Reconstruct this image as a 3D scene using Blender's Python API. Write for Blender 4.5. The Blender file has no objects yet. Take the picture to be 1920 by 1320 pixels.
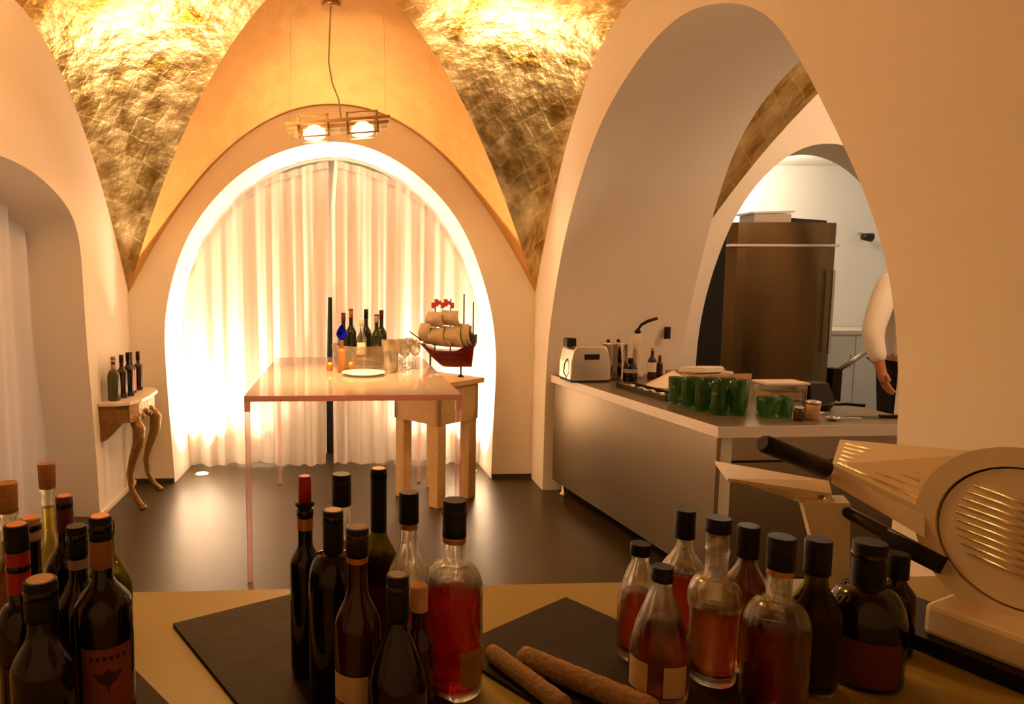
import bpy, bmesh, math, random
from mathutils import Vector, Matrix
random.seed(7)
S = bpy.context.scene
COL = S.collection
PI = math.pi
# ---------------------------------------------------------------- camera, world, exposure
cam = bpy.data.objects.new('camera', bpy.data.cameras.new('camera')); COL.objects.link(cam)
cam.location = (0, 0, 1.5)
yaw, pitch = 0.045889, 0.100430
fw = Vector((math.sin(yaw)*math.cos(pitch), math.cos(yaw)*math.cos(pitch), -math.sin(pitch)))
cam.rotation_euler = fw.to_track_quat('-Z', 'Y').to_euler()
cam.data.sensor_fit = 'HORIZONTAL'; cam.data.sensor_width = 36
cam.data.lens = 1300/1920*36
cam.data.shift_x = (960-700)/1920
cam.data.clip_start = 0.02
S.camera = cam
W = bpy.data.worlds.new('world'); S.world = W; W.use_nodes = True
W.node_tree.nodes['Background'].inputs[0].default_value = (0.34, 0.35, 0.38, 1)
W.node_tree.nodes['Background'].inputs[1].default_value = 0.008
S.view_settings.view_transform = 'Standard'; S.view_settings.look = 'None'
S.view_settings.gamma = 1; S.view_settings.use_curve_mapping = False
S.view_settings.exposure = 0.0
WARM = (1.0, 0.50, 0.165)
P_PEND_DOWN, P_PEND_UP, P_NEAR_DOWN, P_NEAR_UP = 190, .5, 42, 22
P_SPILL = 28
P_FLOOR, P_KITCHEN, P_BAY = 520, 52, 64
P_BEHIND = 110

# ---------------------------------------------------------------- materials
MATS = {}
def nodes(name):
    m = bpy.data.materials.new(name); m.use_nodes = True
    nt = m.node_tree; b = nt.nodes['Principled BSDF']; MATS[name] = m
    return m, nt, b
def mat(name, col, rough=.5, metal=0, trans=0, ior=1.45, spec=.5, noise=0, nscale=20, bump=0, bscale=60, emis=None, estr=0, coat=0, sheen=0, alpha=1):
    m, nt, b = nodes(name)
    c = (*col, 1)
    b.inputs['Base Color'].default_value = c
    b.inputs['Roughness'].default_value = rough; b.inputs['Metallic'].default_value = metal
    b.inputs['Transmission Weight'].default_value = trans; b.inputs['IOR'].default_value = ior
    b.inputs['Specular IOR Level'].default_value = spec; b.inputs['Coat Weight'].default_value = coat
    b.inputs['Sheen Weight'].default_value = sheen
    if emis: b.inputs['Emission Color'].default_value = (*emis, 1); b.inputs['Emission Strength'].default_value = estr
    tc = nt.nodes.new('ShaderNodeTexCoord')
    if noise:
        n = nt.nodes.new('ShaderNodeTexNoise'); n.inputs['Scale'].default_value = nscale; n.inputs['Detail'].default_value = 5
        nt.links.new(tc.outputs['Object'], n.inputs['Vector'])
        mx = nt.nodes.new('ShaderNodeMix'); mx.data_type = 'RGBA'
        mx.inputs[6].default_value = tuple(v*(1-noise) for v in col)+(1,); mx.inputs[7].default_value = tuple(min(1, v*(1+noise)) for v in col)+(1,)
        nt.links.new(n.outputs['Fac'], mx.inputs[0]); nt.links.new(mx.outputs[2], b.inputs['Base Color'])
    if bump:
        n2 = nt.nodes.new('ShaderNodeTexNoise'); n2.inputs['Scale'].default_value = bscale; n2.inputs['Detail'].default_value = 4
        nt.links.new(tc.outputs['Object'], n2.inputs['Vector'])
        bp = nt.nodes.new('ShaderNodeBump'); bp.inputs['Strength'].default_value = bump; bp.inputs['Distance'].default_value = .01
        nt.links.new(n2.outputs['Fac'], bp.inputs['Height']); nt.links.new(bp.outputs[0], b.inputs['Normal'])
    return m
def gold_mat(name, dark, light, line, metal, r0, r1, cell):
    m, nt, b = nodes(name); L = nt.links; N = nt.nodes.new
    uv = N('ShaderNodeTexCoord'); mp = N('ShaderNodeMapping'); mp.inputs['Rotation'].default_value = (0, 0, math.radians(41))
    L.new(uv.outputs['UV'], mp.inputs['Vector'])
    wn = N('ShaderNodeTexNoise'); wn.inputs['Scale'].default_value = 3.5; wn.inputs['Detail'].default_value = 3
    L.new(mp.outputs[0], wn.inputs['Vector'])
    wm = N('ShaderNodeVectorMath'); wm.operation = 'MULTIPLY_ADD'; wm.inputs[1].default_value = (.07, .07, 0)
    L.new(wn.outputs['Color'], wm.inputs[0]); L.new(mp.outputs[0], wm.inputs[2])
    br = N('ShaderNodeTexBrick'); br.offset = 0; br.inputs['Scale'].default_value = 1
    br.inputs['Brick Width'].default_value = cell; br.inputs['Row Height'].default_value = cell
    br.inputs['Mortar Size'].default_value = .010; br.inputs['Mortar Smooth'].default_value = 1.0
    br.inputs['Color1'].default_value = (.25, .25, .25, 1); br.inputs['Color2'].default_value = (.75, .75, .75, 1); br.inputs['Mortar'].default_value = (.62, .62, .62, 1)
    L.new(wm.outputs[0], br.inputs['Vector'])
    n1 = N('ShaderNodeTexNoise'); n1.inputs['Scale'].default_value = 4.5; n1.inputs['Detail'].default_value = 6; n1.inputs['Roughness'].default_value = .62
    L.new(uv.outputs['UV'], n1.inputs['Vector'])
    a = N('ShaderNodeMath'); a.operation = 'MULTIPLY_ADD'; a.inputs[1].default_value = .35; L.new(br.outputs['Color'], a.inputs[0]); L.new(n1.outputs['Fac'], a.inputs[2])
    rp = N('ShaderNodeMapRange'); rp.inputs[1].default_value = .48; rp.inputs[2].default_value = 1.0; L.new(a.outputs[0], rp.inputs[0])
    mx = N('ShaderNodeMix'); mx.data_type = 'RGBA'; mx.inputs[6].default_value = (*dark, 1); mx.inputs[7].default_value = (*light, 1)
    L.new(rp.outputs[0], mx.inputs[0])
    ml = N('ShaderNodeMix'); ml.data_type = 'RGBA'; ml.inputs[7].default_value = (*line, 1)
    lf = N('ShaderNodeMath'); lf.operation = 'MULTIPLY'; lf.inputs[1].default_value = .12; L.new(br.outputs['Fac'], lf.inputs[0])
    L.new(lf.outputs[0], ml.inputs[0]); L.new(mx.outputs[2], ml.inputs[6]); L.new(ml.outputs[2], b.inputs['Base Color'])
    rr = N('ShaderNodeMapRange'); rr.inputs[3].default_value = r0; rr.inputs[4].default_value = r1; L.new(rp.outputs[0], rr.inputs[0]); L.new(rr.outputs[0], b.inputs['Roughness'])
    b.inputs['Metallic'].default_value = metal
    n2 = N('ShaderNodeTexNoise'); n2.inputs['Scale'].default_value = 9; n2.inputs['Detail'].default_value = 6; L.new(uv.outputs['UV'], n2.inputs['Vector'])
    ad = N('ShaderNodeMath'); ad.operation = 'MULTIPLY_ADD'; ad.inputs[1].default_value = .12; L.new(br.outputs['Color'], ad.inputs[0]); L.new(n2.outputs['Fac'], ad.inputs[2])
    bp = N('ShaderNodeBump'); bp.inputs['Strength'].default_value = .35; bp.inputs['Distance'].default_value = .03; L.new(ad.outputs[0], bp.inputs['Height']); L.new(bp.outputs[0], b.inputs['Normal'])
    return m
M = MATS
mat('plaster', (.82, .77, .70), .75, noise=.03, nscale=3, bump=.05, bscale=40)
mat('kitchen_white', (.80, .79, .77), .5, noise=.02)
gold_mat('gold_leaf', (.36, .20, .022), (1, .80, .42), (1, .86, .56), .94, .26, .38, .135)
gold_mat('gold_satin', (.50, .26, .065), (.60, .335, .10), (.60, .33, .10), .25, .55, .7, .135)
def floor_mat():
    m, nt, b = nodes('floor_resin'); L = nt.links; N = nt.nodes.new
    tc = N('ShaderNodeTexCoord'); n = N('ShaderNodeTexNoise'); n.inputs['Scale'].default_value = 70; n.inputs['Detail'].default_value = 6; n.inputs['Roughness'].default_value = .8
    L.new(tc.outputs['Object'], n.inputs['Vector'])
    cr = N('ShaderNodeValToRGB'); cr.color_ramp.elements[0].position = .35; cr.color_ramp.elements[1].position = .7
    cr.color_ramp.elements[0].color = (.024, .016, .005, 1); cr.color_ramp.elements[1].color = (.072, .050, .018, 1)
    L.new(n.outputs['Fac'], cr.inputs[0]); L.new(cr.outputs[0], b.inputs['Base Color'])
    rr = N('ShaderNodeMapRange'); rr.inputs[3].default_value = .28; rr.inputs[4].default_value = .45; L.new(n.outputs['Fac'], rr.inputs[0]); L.new(rr.outputs[0], b.inputs['Roughness']); b.inputs['Specular IOR Level'].default_value = .4
floor_mat()
def cloth_mat():
    m, nt, b = nodes('sheer_curtain'); L = nt.links; N = nt.nodes.new
    d = N('ShaderNodeBsdfDiffuse'); d.inputs[0].default_value = (.86, .82, .77, 1)
    t = N('ShaderNodeBsdfTranslucent'); t.inputs[0].default_value = (.86, .80, .74, 1)
    mx = N('ShaderNodeMixShader'); mx.inputs[0].default_value = .35
    L.new(d.outputs[0], mx.inputs[1]); L.new(t.outputs[0], mx.inputs[2])
    L.new(mx.outputs[0], nt.nodes['Material Output'].inputs[0])
cloth_mat()
def acrylic_mat(name, tint, milky, milkcol):
    m, nt, b = nodes(name); L = nt.links; N = nt.nodes.new
    tr = N('ShaderNodeBsdfTransparent'); tr.inputs[0].default_value = (*tint, 1)
    gl = N('ShaderNodeBsdfGlossy'); gl.inputs['Roughness'].default_value = .06
    fr = N('ShaderNodeFresnel'); fr.inputs[0].default_value = 1.5
    df = N('ShaderNodeBsdfTranslucent'); df.inputs[0].default_value = (*milkcol, 1)
    d2 = N('ShaderNodeBsdfDiffuse'); d2.inputs[0].default_value = (*milkcol, 1)
    m0 = N('ShaderNodeMixShader'); m0.inputs[0].default_value = .5; L.new(df.outputs[0], m0.inputs[1]); L.new(d2.outputs[0], m0.inputs[2])
    m1 = N('ShaderNodeMixShader'); m1.inputs[0].default_value = milky; L.new(tr.outputs[0], m1.inputs[1]); L.new(m0.outputs[0], m1.inputs[2])
    m2 = N('ShaderNodeMixShader'); L.new(fr.outputs[0], m2.inputs[0]); L.new(m1.outputs[0], m2.inputs[1]); L.new(gl.outputs[0], m2.inputs[2])
    L.new(m2.outputs[0], nt.nodes['Material Output'].inputs[0])
acrylic_mat('acrylic_clear', (1, .94, .93), .50, (1, .86, .81))
acrylic_mat('acrylic_edge', (1, .62, .62), .80, (1, .60, .58))
acrylic_mat('acrylic_leg', (1, .87, .87), .25, (1, .62, .64))
def glass(name, tint):
    m, nt, b = nodes(name); L = nt.links; N = nt.nodes.new
    g = N('ShaderNodeBsdfGlass'); g.inputs['Color'].default_value = (*tint, 1); g.inputs['IOR'].default_value = 1.45; g.inputs['Roughness'].default_value = .0
    tr = N('ShaderNodeBsdfTransparent'); tr.inputs[0].default_value = (*tint, 1)
    mx = N('ShaderNodeMixShader'); mx.inputs[0].default_value = .35
    L.new(g.outputs[0], mx.inputs[1]); L.new(tr.outputs[0], mx.inputs[2]); L.new(mx.outputs[0], nt.nodes['Material Output'].inputs[0])
glass('clear_glass', (.96, .95, .90)); glass('olive_glass', (.52, .50, .18)); glass('green_glass', (.12, .20, .06))
glass('sea_glass', (.66, .85, .69)); glass('blue_glass', (.10, .10, .95)); glass('clear_plastic', (.93, .92, .88))
def liquid(name, c):
    m, nt, b = nodes(name); b.inputs['Base Color'].default_value = (*c, 1); b.inputs['Transmission Weight'].default_value = 1
    b.inputs['IOR'].default_value = 1.2; b.inputs['Roughness'].default_value = .02
liquid('red_liquid', (.36, .010, .014)); liquid('dark_red_liquid', (.20, .012, .008)); liquid('amber_liquid', (.55, .16, .04))
liquid('oil_liquid', (.85, .70, .12)); liquid('rose_liquid', (.48, .06, .03)); liquid('brown_liquid', (.20, .05, .012))
mat('dark_bottle_glass', (.006, .005, .003), .06, spec=.6)
mat('brown_bottle_glass', (.03, .008, .004), .08, spec=.6)
mat('moss_bottle_glass', (.05, .05, .012), .08, spec=.6)
mat('black_cap', (.006, .005, .004), .45, spec=.25); mat('cork', (.52, .28, .10), .85, noise=.3, nscale=220, bump=.3, bscale=200)
mat('copper_foil', (.55, .22, .06), .4, .6); mat('red_wax', (.42, .015, .015), .4); mat('maroon_foil', (.10, .012, .010), .35)
mat('tan_foil', (.55, .34, .16), .5); mat('brown_paper', (.30, .14, .05), .7, noise=.3, nscale=60)
mat('rust_label', (.23, .055, .02), .75, noise=.25, nscale=40); mat('label_ink', (.05, .012, .008), .7); mat('cream_label', (.62, .45, .25), .75, noise=.15, nscale=60)
mat('grey_label', (.35, .30, .26), .7); mat('maroon_label', (.09, .012, .008), .7); mat('white_label', (.75, .70, .66), .7); mat('pink_label', (.72, .30, .22), .7, noise=.3, nscale=60)
mat('bar_laminate', (.33, .25, .04), .42, noise=.06, nscale=9)
mat('slate', (.026, .017, .004), .62, spec=.22, noise=.25, nscale=14, bump=.25, bscale=25)
mat('slate_side', (.015, .012, .010), .7)
mat('sausage_casing', (.34, .22, .10), .85, noise=.5, nscale=160, bump=.5, bscale=140)
mat('steel', (.62, .56, .49), .32, 1.0, noise=.05, nscale=3); mat('steel_dark', (.30, .23, .16), .34, 1.0); mat('toaster_steel', (.78, .72, .64), .30, .85); mat('chrome', (.85, .80, .75), .08, 1.0)
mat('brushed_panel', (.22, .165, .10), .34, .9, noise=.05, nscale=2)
mat('fridge_steel', (.15, .095, .045), .30, 1.0); mat('fridge_side', (.022, .013, .006), .6, spec=.1)
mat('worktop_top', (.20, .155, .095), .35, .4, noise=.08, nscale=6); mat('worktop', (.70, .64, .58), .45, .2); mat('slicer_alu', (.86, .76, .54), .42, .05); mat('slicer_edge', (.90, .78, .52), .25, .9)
mat('black_plastic', (.008, .006, .005), .45, spec=.3); mat('dark_metal', (.05, .04, .03), .4, .8)
mat('gilt', (.25, .135, .03), .45, .45, noise=.45, nscale=35, bump=.7, bscale=45); mat('marble', (.78, .68, .56), .3, noise=.15, nscale=12)
mat('butcher_wood', (.70, .47, .20), .6, noise=.22, nscale=30); mat('wood_dark', (.34, .19, .07), .6, noise=.2, nscale=30)
mat('hull_red', (.16, .008, .010), .3); mat('sail_cloth', (.46, .37, .26), .85, noise=.35, nscale=30); mat('flag_red', (.50, .05, .04), .6); mat('rope_dark', (.05, .03, .018), .7)
mat('napkin_cloth', (.88, .80, .70), .85); mat('board_wood', (.50, .31, .16), .6, noise=.2, nscale=25); mat('food_box', (.72, .60, .48), .6)
mat('white_porcelain', (.88, .85, .80), .2); mat('jam', (.05, .015, .008), .3)
mat('skin', (.50, .20, .11), .55); mat('chef_white', (.84, .78, .70), .85, bump=.15, bscale=8); mat('trouser_black', (.008, .007, .007), .8); mat('hair_dark', (.02, .012, .008), .7)
mat('cable', (.33, .27, .16), .5); mat('lamp_metal', (.50, .34, .16), .35, .8); mat('lamp_glass_pink', (.85, .60, .50), .4, trans=.6)
mat('baseboard_dark', (.05, .035, .025), .6); mat('window_frame_white', (.80, .78, .75), .5)
mat('night_glass', (.02, .03, .05), .08, trans=.6)
def emit(name, c, s):
    m, nt, b = nodes(name); b.inputs['Base Color'].default_value = (*c, 1); b.inputs['Emission Color'].default_value = (*c, 1); b.inputs['Emission Strength'].default_value = s
emit('dusk_pane', (.60, .66, .74), .22); emit('lamp_glow', (1, .80, .52), 14); emit('lamp_glow_up', (1, .72, .38), 3); emit('kitchen_glow', (1, .86, .68), 9)

# ---------------------------------------------------------------- mesh helpers
class MB:
    def __init__(s): s.v = []; s.f = []; s.mi = []; s.uv = None; s.smooth = []
    def add(s, vs, fs, mi=0, sm=False):
        o = len(s.v); s.v += [tuple(v) for v in vs]
        for f in fs: s.f.append(tuple(i+o for i in f)); s.mi.append(mi); s.smooth.append(sm)
        return s
    def box(s, x0, x1, y0, y1, z0, z1, mi=0, xf=None):
        vs = [Vector((x, y, z)) for z in (z0, z1) for y in (y0, y1) for x in (x0, x1)]
        if xf: vs = [xf(v) for v in vs]
        return s.add(vs, [(0, 2, 3, 1), (4, 5, 7, 6), (0, 1, 5, 4), (2, 6, 7, 3), (0, 4, 6, 2), (1, 3, 7, 5)], mi)
    def lathe(s, prof, n=28, c=(0, 0, 0), mi=0, closed=False, sx=1, sy=1):
        vs = []; fs = []; k = len(prof)
        for r, z in prof:
            for i in range(n):
                a = 2*PI*i/n; vs.append((c[0]+r*sx*math.cos(a), c[1]+r*sy*math.sin(a), c[2]+z))
        for j in range(k-1):
            for i in range(n):
                i2 = (i+1) % n; fs.append((j*n+i, j*n+i2, (j+1)*n+i2, (j+1)*n+i))
        s.add(vs, fs, mi, True)
        if not closed:
            o = len(s.v)-len(vs)
            if prof[0][0] > 1e-5: s.f.append(tuple(o+i for i in reversed(range(n)))); s.mi.append(mi); s.smooth.append(False)
            if prof[-1][0] > 1e-5: s.f.append(tuple(o+(k-1)*n+i for i in range(n))); s.mi.append(mi); s.smooth.append(False)
        return s
    def tube(s, pts, rad, n=10, mi=0, caps=True, flat=1.0):
        pts = [Vector(p) for p in pts]; k = len(pts)
        if not hasattr(rad, '__len__'): rad = [rad]*k
        vs = []; up = None
        for j, p in enumerate(pts):
            t = (pts[min(j+1, k-1)]-pts[max(j-1, 0)]).normalized()
            if up is None: up = Vector((0, 0, 1)) if abs(t.z) < .9 else Vector((1, 0, 0))
            a = t.cross(up).normalized(); b = a.cross(t).normalized(); up = b
            for i in range(n):
                g = 2*PI*i/n; vs.append(p+a*rad[j]*math.cos(g)+b*rad[j]*flat*math.sin(g))
        fs = [(j*n+i, j*n+(i+1) % n, (j+1)*n+(i+1) % n, (j+1)*n+i) for j in range(k-1) for i in range(n)]
        s.add(vs, fs, mi, True)
        if caps:
            o = len(s.v)-len(vs)
            s.f += [tuple(o+i for i in reversed(range(n))), tuple(o+(k-1)*n+i for i in range(n))]; s.mi += [mi, mi]; s.smooth += [False, False]
        return s
    def grid(s, P, mi=0, sm=True):
        R, C = len(P), len(P[0]); vs = [p for r in P for p in r]
        return s.add(vs, [(i*C+j, i*C+j+1, (i+1)*C+j+1, (i+1)*C+j) for i in range(R-1) for j in range(C-1)], mi, sm)
    def prism(s, poly, h, axis='z', mi=0, mi_side=None):     # poly list of 3d points, extruded by vector h
        h = Vector(h); k = len(poly); vs = [Vector(p) for p in poly]+[Vector(p)+h for p in poly]
        s.add(vs, [tuple(range(k))[::-1], tuple(range(k, 2*k))], mi)
        o = len(s.v)-2*k
        for i in range(k):
            s.f.append((o+i, o+(i+1) % k, o+k+(i+1) % k, o+k+i)); s.mi.append(mi if mi_side is None else mi_side); s.smooth.append(False)
        return s
    def mesh(s, name, mats, fix=True):
        me = bpy.data.meshes.new(name); me.from_pydata(s.v, [], s.f)
        for m in (mats if isinstance(mats, (list, tuple)) else [mats]): me.materials.append(M[m])
        me.polygons.foreach_set('material_index', s.mi); me.polygons.foreach_set('use_smooth', s.smooth); me.update()
        if fix:
            bm = bmesh.new(); bm.from_mesh(me); bmesh.ops.recalc_face_normals(bm, faces=bm.faces); bm.to_mesh(me); bm.free()
        return me
    def obj(s, name, mats, parent=None, fix=True, bevel=0, loc=None):
        o = bpy.data.objects.new(name, s.mesh(name, mats, fix)); COL.objects.link(o)
        if parent: o.parent = parent
        if loc: o.location = loc
        if bevel:
            b = o.modifiers.new('bevel', 'BEVEL'); b.width = bevel; b.segments = 2; b.limit_method = 'ANGLE'; b.angle_limit = .6
        return o
def tag(o, label, cat, group=None):
    o['label'] = label; o['category'] = cat
    if group: o['group'] = group
    return o
def thing(name, label, cat, loc=(0, 0, 0), rz=0, group=None):
    o = bpy.data.objects.new(name, None); COL.objects.link(o); o.location = loc; o.rotation_euler.z = rz; o.empty_display_size = .05
    return tag(o, label, cat, group)
def struct(o): o['kind'] = 'structure'; return o
def resample(pts, n):
    pts = [Vector(p) for p in pts]; d = [0]
    for a, b in zip(pts, pts[1:]): d.append(d[-1]+(b-a).length)
    out = []
    for k in range(n):
        t = d[-1]*k/(n-1); j = 0
        while j < len(d)-2 and d[j+1] < t: j += 1
        f = (t-d[j])/max(1e-9, d[j+1]-d[j]); out.append(pts[j].lerp(pts[j+1], min(1, max(0, f))))
    return out
def smooth(pts, n=60):          # Catmull-Rom through the points, then even spacing
    P = [Vector(p) for p in pts]; P = [P[0]*2-P[1]]+P+[P[-1]*2-P[-2]]; out = []
    for i in range(1, len(P)-2):
        p0, p1, p2, p3 = P[i-1:i+3]
        for k in range(8):
            t = k/8; out.append(.5*((2*p1)+(p2-p0)*t+(2*p0-5*p1+4*p2-p3)*t*t+(3*p1-p0-3*p2+p3)*t**3))
    out.append(P[-2]); out = resample(out, n)
    for _ in range(6): out = [out[0], out[1]]+[(out[i-1]+2*out[i]+out[i+1])/4 for i in range(2, n-2)]+[out[-2], out[-1]]
    return out

# ---------------------------------------------------------------- the room
XL, XR, YB, Y0 = -1.55, 1.45, 5.15, -.40
XC, YC = -.05, 3.5
ZS, ZCROWN, ZBACK, ZSIDE = 1.42, 3.08, 2.765, 2.87
floor = MB().box(-2.6, 6.4, -.7, 8.0, -.12, 0).obj('floor', 'floor_resin'); struct(floor)

def arch_wall(name, outer, inner, inner_back, to3, depth, matname='plaster', parent=None):
    """one wall slab: outer outline (2-D), arched opening reaching the floor, reveal lofted to inner_back; to3(p, k) gives 3-D, k=0 front, 1 back"""
    mb = MB(); n = len(inner); m = len(outer)
    for k, inn in ((0, inner), (1, inner_back)):
        poly = [to3(p, k) for p in outer]+[to3(p, k) for p in reversed(inn)]
        mb.add(poly, [tuple(range(len(poly)))])
    T = n+m
    for i in range(m-1): mb.f.append((i, i+1, T+i+1, T+i)); mb.mi.append(0); mb.smooth.append(False)
    rows = [[Vector(to3(inner[i], 0)).lerp(Vector(to3(inner_back[i], 1)), k/8) for i in range(n)] for k in range(9)]
    mb.grid(rows)
    o = mb.obj(name, matname)
    return struct(o)
# back wall with the big curtain arch
B_IN = smooth([(-1.255, 0), (-1.281, .51), (-1.303, 1.03), (-1.297, 1.224), (-1.252, 1.457), (-1.141, 1.785), (-.962, 2.053), (-.727, 2.282), (-.457, 2.434), (-.149, 2.512), (.005, 2.518), (.236, 2.467), (.47, 2.347), (.706, 2.15), (.907, 1.888), (1.052, 1.536), (1.137, 1.217), (1.165, .895), (1.152, .487), (1.14, 0)], 90)
arch_wall('wall_back', [(-2.3, 0), (-2.3, 3.35), (2.449, 3.35), (2.449, 0)], B_IN, [Vector((p.x*.985, p.y*.985)) for p in B_IN],
          lambda p, k: (p[0], YB+.55*k, p[1]), .55)
# right wall: deep arch towards the kitchen
R_IN = smooth([(4.84, 0), (4.82, .9), (4.73, 1.28), (4.48, 1.806), (4.043, 2.294), (3.608, 2.529), (3.1, 2.64), (2.72, 2.57), (2.40, 2.42), (2.207, 2.202), (1.966, 1.863), (1.85, 1.686), (1.785, 1.541), (1.745, 1.40), (1.714, 1.083), (1.71, 0)], 90)
R_BK = smooth([(4.88, 0), (4.86, .9), (4.80, 1.25), (4.488, 2.03), (4.2, 2.44), (3.729, 2.68), (3.2, 2.76), (2.7, 2.62), (2.35, 2.45), (2.15, 2.22), (1.93, 1.9), (1.82, 1.7), (1.75, 1.55), (1.71, 1.40), (1.69, 1.083), (1.68, 0)], 90)
arch_wall('wall_right', [(5.149, 0), (5.149, 3.35), (-.55, 3.35), (-.55, 0)], R_IN, R_BK, lambda p, k: (XR+1.0*k, p[0], p[1]), 1.0)
# left wall: lower arch with a curtained window
L_IN = smooth([(4.39, 0), (4.36, .43), (4.275, 1.2), (4.25, 1.69), (4.20, 1.856), (3.954, 1.978), (3.632, 2.057), (3.30, 2.075), (2.97, 2.057), (2.65, 1.978), (2.40, 1.856), (2.35, 1.69), (2.325, 1.2), (2.24, .43), (2.21, 0)], 80)
L_BK = [Vector((p.x+(.06 if p.x > 3.3 else -.06), p.y*.97)) for p in L_IN]
arch_wall('wall_left', [(5.149, 0), (5.149, 3.35), (-.55, 3.35), (-.55, 0)], L_IN, L_BK, lambda p, k: (XL-.42*k, p[0], p[1]), .42)
struct(MB().box(-2.0, 2.5, -.55, -.40, 0, 3.35).obj('wall_front', 'plaster'))

# the gilded groin vault: four cells, each ruled between its wall arc and the groins
def vault_cell(side, matname, parent, x0, x1, y0, y1, xc, yc, zs, zcrown, zback, zleft, zright, off=0):
    P = []; UV = []; n = 48; kk = 14
    for i in range(n+1):
        u = -1+2*i/n; a = abs(u); t = 1-a; row = []; uvr = []; zg = zs+(zcrown-zs)*(1-a*a)
        for j in range(kk+1):
            s = j/kk
            if side in ('back', 'front'):
                x = xc+u*((x1-xc) if u > 0 else (xc-x0)); yw = y1 if side == 'back' else y0; zw = zs+(zback-zs)*(1-a**2.1)
                row.append((x, yw+(yc-yw)*t*s, zw+(zg-zw)*s+.05*t*math.sin(PI*s))); uvr.append((u*2.1+7+off, t*abs(yw-yc)*1.06*s))
            else:
                y = yc+u*((y1-yc) if u > 0 else (yc-y0)); xw = x0 if side == 'left' else x1
                zw = zs+((zleft if side == 'left' else zright)-zs)*(1-a**(1.9 if side == 'left' else 2.1))
                row.append((xw+(xc-xw)*t*s, y, zw+(zg-zw)*s+.04*t*math.sin(PI*s))); uvr.append(((y-yc)*1.3+(off if side == 'left' else 3.3+off), t*1.6*s))
        P.append(row); UV.append(uvr)
    me = MB().grid(P).mesh('vault_cell', matname, fix=False)
    ul = me.uv_layers.new(name='UVMap'); flat = [w for r in UV for w in r]
    for lp in me.loops: ul.data[lp.index].uv = flat[lp.vertex_index]
    o = bpy.data.objects.new('vault_cell', me); COL.objects.link(o); o.parent = parent
    return o
ceil = bpy.data.objects.new('ceiling', None); COL.objects.link(ceil); struct(ceil)
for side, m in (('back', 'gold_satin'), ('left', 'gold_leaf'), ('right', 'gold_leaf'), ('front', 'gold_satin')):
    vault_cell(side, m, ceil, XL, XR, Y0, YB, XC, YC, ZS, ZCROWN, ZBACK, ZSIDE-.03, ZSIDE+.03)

# baseboards
struct(MB().box(XL, -1.262, YB-.012, YB, 0, .035).obj('baseboard_back', 'baseboard_dark'))
struct(MB().box(1.145, XR, YB-.012, YB, 0, .035).obj('baseboard_back', 'baseboard_dark'))
struct(MB().box(XL, XL+.012, 4.40, YB-.012, 0, .03).obj('baseboard_left', 'plaster'))

# ---------------------------------------------------------------- back window behind the curtain
wz = MB(); wz.box(-2.2, 2.2, 6.05, 6.15, 0, 3.2); 
win = MB().box(-1.35, -.135, 6.0, 6.03, 0, 2.6).box(-.045, 1.3, 6.0, 6.03, 0, 2.6).box(-.135, -.045, 6.0, 6.03, 1.37, 2.6).obj('window_1', 'window_frame_white'); struct(win)
MB().box(-.134, -.046, 6.005, 6.015, .02, 1.369).obj('pane', 'night_glass', win)
struct(MB().box(-2.3, -1.36, 5.98, 6.08, 0, 3.2).obj('wall_alcove', 'plaster')); struct(MB().box(1.31, 2.4, 5.98, 6.08, 0, 3.2).obj('wall_alcove', 'plaster'))

def arch_height(x):
    best = 0
    for a, b in zip(B_IN, B_IN[1:]):
        if min(a.x, b.x) <= x <= max(a.x, b.x) and a.x != b.x:
            z = a.y+(b.y-a.y)*(x-a.x)/(b.x-a.x)
            best = max(best, z)
    return best
def curtain_panel(label, xa, xb, gapside, seed):
    rnd = random.Random(seed); ph = [rnd.uniform(0, 6.28) for _ in range(6)]
    nx, nz = 300, 14; P = []
    for i in range(nx+1):
        s = i/nx; x0 = xa+(xb-xa)*s; row = []
        zt = max(.5, arch_height(x0*1.0)*.985-.012)
        for j in range(nz+1):
            q = j/nz; z = .015+.012*math.sin(x0*9+ph[0])+q*(zt-.03)
            g = 0
            if gapside == 'r': g = -.055*max(0, 1-abs(1.25-z)/1.3)*0 + (-.035*max(0, 1-z/1.7)-.008 if s > .97 else 0)
            if gapside == 'l': g = (.03*max(0, (z-2.1)/.35)+.004 if s < .03 else 0)
            loose = .55+.45*(1-q)
            w = math.sin(x0*46+ph[1]+1.6*math.sin(x0*7+ph[2]))*.030+math.sin(x0*23+ph[3]+q*.8)*.022+math.sin(x0*105+ph[4])*.006
            sway = .012*(1-q)*math.sin(x0*17+ph[5])
            row.append((x0+g+sway, 5.605+w*loose+.02*(1-q)*math.sin(x0*5), z))
        P.append(row)
    root = tag(MB().grid(P).obj('curtain', 'sheer_curtain', fix=False), label, 'curtain')
    # pleated heading tape along the arch
    T = []
    for i in range(0, nx+1, 2):
        x, y, z = P[i][nz]; T.append([(x, y-.012-.006*(i % 4), z-.055), (x, y-.014+.006*(i % 4), z-.002)])
    MB().grid(T).obj('heading_tape', 'sheer_curtain', root, fix=False)
    return root
curtain_panel('white sheer curtain panel filling the arch left of its centre gap', -1.262, -.088, 'r', 3)
curtain_panel('white sheer curtain panel filling the arch right of its centre gap', -.085, 1.135, 'l', 9)

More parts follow.
